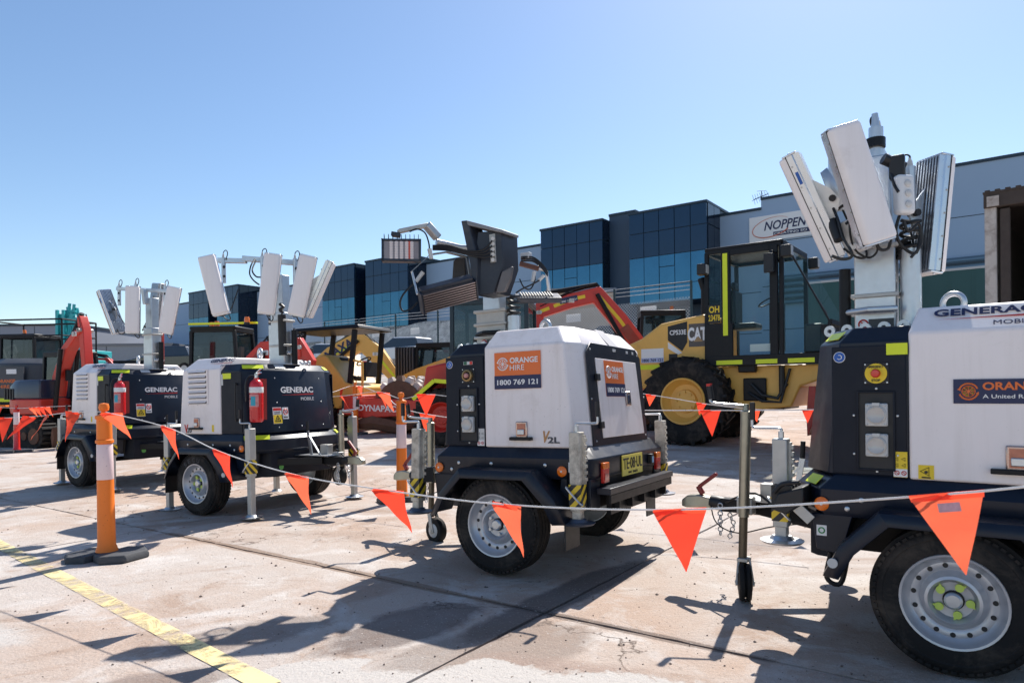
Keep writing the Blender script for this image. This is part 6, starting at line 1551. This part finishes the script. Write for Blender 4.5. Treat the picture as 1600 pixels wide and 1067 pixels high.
p3 = at(555, 15.0); bollard('farther orange bollard in front of the padfoot roller', p3, 1.15, rz=.2)
p4 = at(25, 14.4); bollard('red bollard with white band beside the red excavator', p4, 1.0, m=red_lens, rz=.3)
# ================================================================ bunting
def flag_mesh(M, w, h, bend, swing, b):
    V = []; n = 7
    for i in range(n + 1):
        f = i / n; ww = w * (1 - f) * .5 + .001
        for k in (-1, -.33, .33, 1):
            x = k * ww + swing * f; k2 = k * (1 - f); y = bend * (math.sin(f * 2.4 + k2 * 1.4) * (.25 + f) * .5 + .12 * math.sin(f * 8 + k2 * 2))
            V.append((x, y, -f * h))
    b.add([M @ Vector(v) for v in V], [(4 * i + j, 4 * i + j + 1, 4 * i + j + 5, 4 * i + j + 4) for i in range(n) for j in range(3)])
def bunting(label, pts, flags, w=.21, h=.225, sag=0, r=.0032, label_at=None):
    """string through pts; flags = (point on the string, yaw offset deg, bend, swing, lean)"""
    o = pts[0]
    t = thing('bunting', label, 'bunting', o, group='strings of flag bunting')
    P = []
    n = len(pts)
    for i in range(n - 1):
        p0, p1, p2, p3 = pts[max(0, i - 1)], pts[i], pts[i + 1], pts[min(n - 1, i + 2)]
        for k in range(8):
            f = k / 8; f2, f3 = f * f, f * f * f
            q = (2 * p1 + (p2 - p0) * f + (2 * p0 - 5 * p1 + 4 * p2 - p3) * f2 + (3 * p1 - p0 - 3 * p2 + p3) * f3) * .5
            P.append(q - o)
    P.append(pts[-1] - o)
    b = MB(); b.tube(P, r, 6); b.build('string', rope_m, t)
    for (q, yaw, bend, swing, lean) in flags:
        q = q - o; j = min(range(len(P) - 1), key=lambda i: ((P[i] + P[i + 1]) / 2 - q).length)
        d = (P[j + 1] - P[j]).normalized(); q = P[j] + d * (q - P[j]).dot(d)
        zax = Vector((0, 0, 1)); xax = d; yax = zax.cross(xax).normalized(); zz = xax.cross(yax)
        M = Matrix((xax, yax, zz)).transposed().to_4x4(); M.translation = q
        M = M @ Matrix.Rotation(RAD(lean), 4, 'X') @ Matrix.Rotation(RAD(yaw), 4, 'Z')
        b = MB(); flag_mesh(M, w, h, bend, swing, b); fl_ = b.build('flag', flag_ms[(int(abs(q.x) * 37 + abs(q.z) * 91)) % 3], t, fix=False, smooth=60)
        b = MB(); b.add([M @ Vector(v) for v in ((-w / 2, -.004, .004), (w / 2, -.004, .004), (w / 2 - .004, -.005, -.014), (-w / 2 + .004, -.005, -.014))], [(0, 1, 2, 3)]); b.build('hem', flag_m, fl_, fix=False, smooth=0)
        if label_at and (q - (label_at - o)).length < .1:
            b = MB(); b.add([M @ Vector(v) for v in ((-.025, -.012, -.022), (.025, -.010, -.022), (.025, -.014, -.045), (-.025, -.016, -.045))], [(0, 1, 2, 3)]); b.build('flag_label', mat('faded_label', (.62, .34, .36), .6, var=.5, scale=60), fl_, fix=False, smooth=0)
    return t
tp = LM(bpy.data.objects['bollard']) @ Vector((0, 0, 1.085))
main_px = [(262, 668, 4.48), (345, 706, 3.99), (463, 742, 3.527), (605, 766, 3.095), (790, 788, 2.668), (1062, 796, 2.218), (1478, 772, 1.766), (1760, 740, 1.5)]
mp_ = [W(*q) for q in main_px]
bunting('white string of orange flags stretched across the foreground from the nearest bollard', [tp] + mp_,
        [(tp.lerp(mp_[0], .12), 25, .06, .10, 12)] + [(mp_[0], 0, .05, .075, 6), (mp_[1], 0, .05, .08, 5), (mp_[2], 2, .05, .07, 5), (mp_[3], 6, .06, .085, 10), (mp_[4], -16, .05, .055, 4), (mp_[5], 18, .045, -.004, 0), (mp_[6], 20, .05, .012, -6)], label_at=mp_[6], w=.17, h=.205)
# left continuation of the near string
lf = [tp, W(110, 644, 5.6), W(60, 650, 6.3), W(0, 653, 7.2), W(-60, 655, 8)]
bunting('string of orange flags running left from the nearest bollard toward the frame edge', lf, [(lf[1] + Vector((.08, 0, 0)), 20, .08, -.1, 18), (W(72, 649, 6.1), -20, .08, -.12, 16), (W(45, 651, 6.5), 25, .08, .12, 18), (W(8, 653, 7.1), 60, .04, 0, 4)], w=.13, h=.25)
rt = Vector(p4) + Vector((0, 0, .93))
l2 = [W(-30, 634, 14.6), rt, W(60, 636, 14), W(110, 634, 13.5)]
bunting('thin far string of orange flags beside the red bollard and red excavator', l2, [(W(3, 632, 14.6), 50, .03, 0, 0)] + [(W(x, 635, 14), 10, .06, .08, 10) for x in (35, 50, 65, 84)], w=.15, h=.22, r=.005)
t2 = Vector((p2.x, p2.y, gz(p2.x, p2.y) + 1.13)); t3 = Vector(p3) + Vector((0, 0, 1.08))
s1 = [W(470, 622, 12.5), W(515, 614, 13.8), t3, W(600, 618, 11), W(618, 632, 9.2), W(650, 644, 8.6), W(720, 655, 8.4)]
bunting('string of orange flags tied over the farther orange bollard', s1, [(W(513, 614, 13.8), 10, .05, .05, 8), (W(541, 604, 14.6), -10, .05, .04, 10), (W(564, 606, 14.5), 20, .05, -.02, 6), (W(597, 618, 11.2), 10, .04, .04, 8), (W(668, 646, 8.5), 35, .02, 0, 0)], w=.21, h=.24, r=.005)
s2 = [W(480, 622, 9.6), W(540, 618, 8.8), W(590, 612, 8.0), t2, W(665, 616, 7.3), W(720, 622, 7.0)]
bunting('string of orange flags tied to the bollard left of the middle trailer', s2, [(W(535, 619, 8.9), -25, .05, .18, 25), (W(602, 612, 7.9), 15, .05, .12, 10), (W(666, 616, 7.3), 30, .02, 0, 0)], w=.21, h=.235, r=.004)
s3 = [W(985, 612, 6.9), W(1050, 622, 6.6), W(1110, 632, 6.4), W(1190, 640, 6.1), W(1275, 640, 5.9)]
bunting('upper string of small orange flags before the large roller wheel', s3, [(W(1023, 616, 6.8), 30, .02, 0, 0), (W(1099, 630, 6.5), 35, .02, 0, 0), (W(1180, 639, 6.15), 28, .02, .03, 0), (W(1262, 641, 5.9), 20, .02, 0, 0)], w=.10, h=.115, r=.004)
s4 = [W(985, 641, 6.0), W(1110, 641, 5.75), W(1190, 641, 5.6), W(1275, 640, 5.4)]
bunting('lower string with one large orange flag between the middle and right trailers', s4, [(W(1110, 641, 5.75), 32, .02, .02, 0)], w=.19, h=.22, r=.005)
# ================================================================ container at the right edge
def container():
    p = W(1541, 470, 8.2); zt = W(1541, 303, 8.2).z
    t = thing('shipping_container', 'rusty open ended storage container at the right edge', 'container', (p.x, 8.2, gz(p.x, 8.2)), RAD(-42))
    H = zt - gz(p.x, 8.2); Wd = 2.6
    paint = mat('chipped_white_steel', (.52, .47, .43), .6, var=.15, dirt=.6, dcol=(.13, .075, .05), dscale=6)
    rustb = mat('brown_rust', (.06, .045, .038), .8, var=.4, scale=8, bump=.2, dirt=.5, dcol=(.05, .035, .03))
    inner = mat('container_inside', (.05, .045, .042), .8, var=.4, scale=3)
    for x in (.0, Wd):
        b = MB(); b.bx(x - .01, x + .11, 0, .14, 0, H); b.build('corner_post', paint, t, bevel=.01)
    b = MB(); b.bx(.14, .24, .02, .10, 0, H - .2); b.build('door_bar', rustb, t, bevel=.01)
    b = MB(); b.bx(-.015, Wd + .1, -.02, .16, H - .18, H); hdr = b.build('header_beam', rustb, t, bevel=.01)
    b = MB(); b.bx(.02, .14, -.04, -.018, H - .17, H - .05); b.build('casting_plate', paint, hdr)
    b = MB()
    for k in range(27): b.bx(.0 + k * .1, .05 + k * .1, -.03, 5.9, H + .002, H + .03)
    b.bx(-.02, Wd + .12, -.03, 5.9, H - .01, H + .012); b.build('roof_sheet', rustb, t)
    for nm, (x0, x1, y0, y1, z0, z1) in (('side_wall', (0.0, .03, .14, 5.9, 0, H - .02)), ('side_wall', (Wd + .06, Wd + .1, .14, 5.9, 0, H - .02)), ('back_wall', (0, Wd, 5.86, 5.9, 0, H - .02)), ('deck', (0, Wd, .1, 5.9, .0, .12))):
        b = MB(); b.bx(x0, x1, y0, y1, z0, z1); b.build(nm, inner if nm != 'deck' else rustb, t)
    b = MB(); b.beam((.3, 1.0, 1.0), (1.0, 1.2, H - .2), .05, .05); b.beam((.5, 2.0, H - .5), (2.4, 2.1, H - .25), .05, .05); b.beam((.7, 1.5, 1.0), (.72, 1.5, H - .2), .04, .04); b.build('loose_bars', rustb, t)
    b = MB(); b.bx(-.03, .08, -.03, .0, .9, 1.25); b.build('lock_plate', paint, t, bevel=.01)
container()
# ================================================================ far left odds and ends
g = at(2, 24)
t = thing('water_barrier', 'orange plastic road barrier at the left edge', 'barrier', (g[0] - 1.0, 24, g[2]), 0)
b = MB(); b.prism([(-.28, 0), (.28, 0), (.25, .3), (.15, .36), (.18, .5), (.1, .55), (.12, .8), (.06, .95), (-.06, .95), (-.12, .8), (-.1, .55), (-.18, .5), (-.15, .36), (-.25, .3)], 'x', 0, 1.2); b.build('shell', orange_p, t, bevel=.03)
b = MB(); b.bx(.1, .5, -.16, .16, 1.0, 1.2) ; b.bx(.0, 1.2, -.08, .08, .95, 1.35); b.build('top_rib', orange_p, t, bevel=.03)
g = at(18, 25)
t = thing('timber_stack', 'stack of dark brown sleepers beside the teal excavator', 'timber', (g[0] - .6, 25, g[2]), 0, None)
for r_ in range(7):
    b = MB(); b.bx(random.uniform(-.05, .03), random.uniform(1.25, 1.35), -.6, .6, .05 + r_ * .21, .05 + r_ * .21 + .17); b.build('sleeper', rust_m, t, bevel=.01)
    for x in (.15, 1.0):
        b = MB(); b.bx(x, x + .1, -.62, .62, r_ * .21 + .005, .05 + r_ * .21 - .002); b.build('spacer', rust_m, t)
p = W(16, 550, 24)
t = thing('board_sign', 'white framed square board tilted on a thin post at far left', 'sign', (p.x, 24, gz(p.x, 24)))
M = FR((0, 0, p.z - gz(p.x, 24)), (.95, 0, .3), (-.3, 0, .95))
b = MB(M)
for u, v, w_, h_ in ((0, .19, .46, .05), (0, -.19, .46, .05), (-.21, 0, .05, .33), (.21, 0, .05, .33)): b.box((u, v, 0), (w_, h_, .03))
b.box((0, -.02, 0), (.16, .14, .025)); b.build('board_frame', white_ink, t)
b = MB(); b.cyl((.1, .05, 0), (.1, .05, p.z - gz(p.x, 24) + .1), .025, n=8); b.build('post', galv, t)
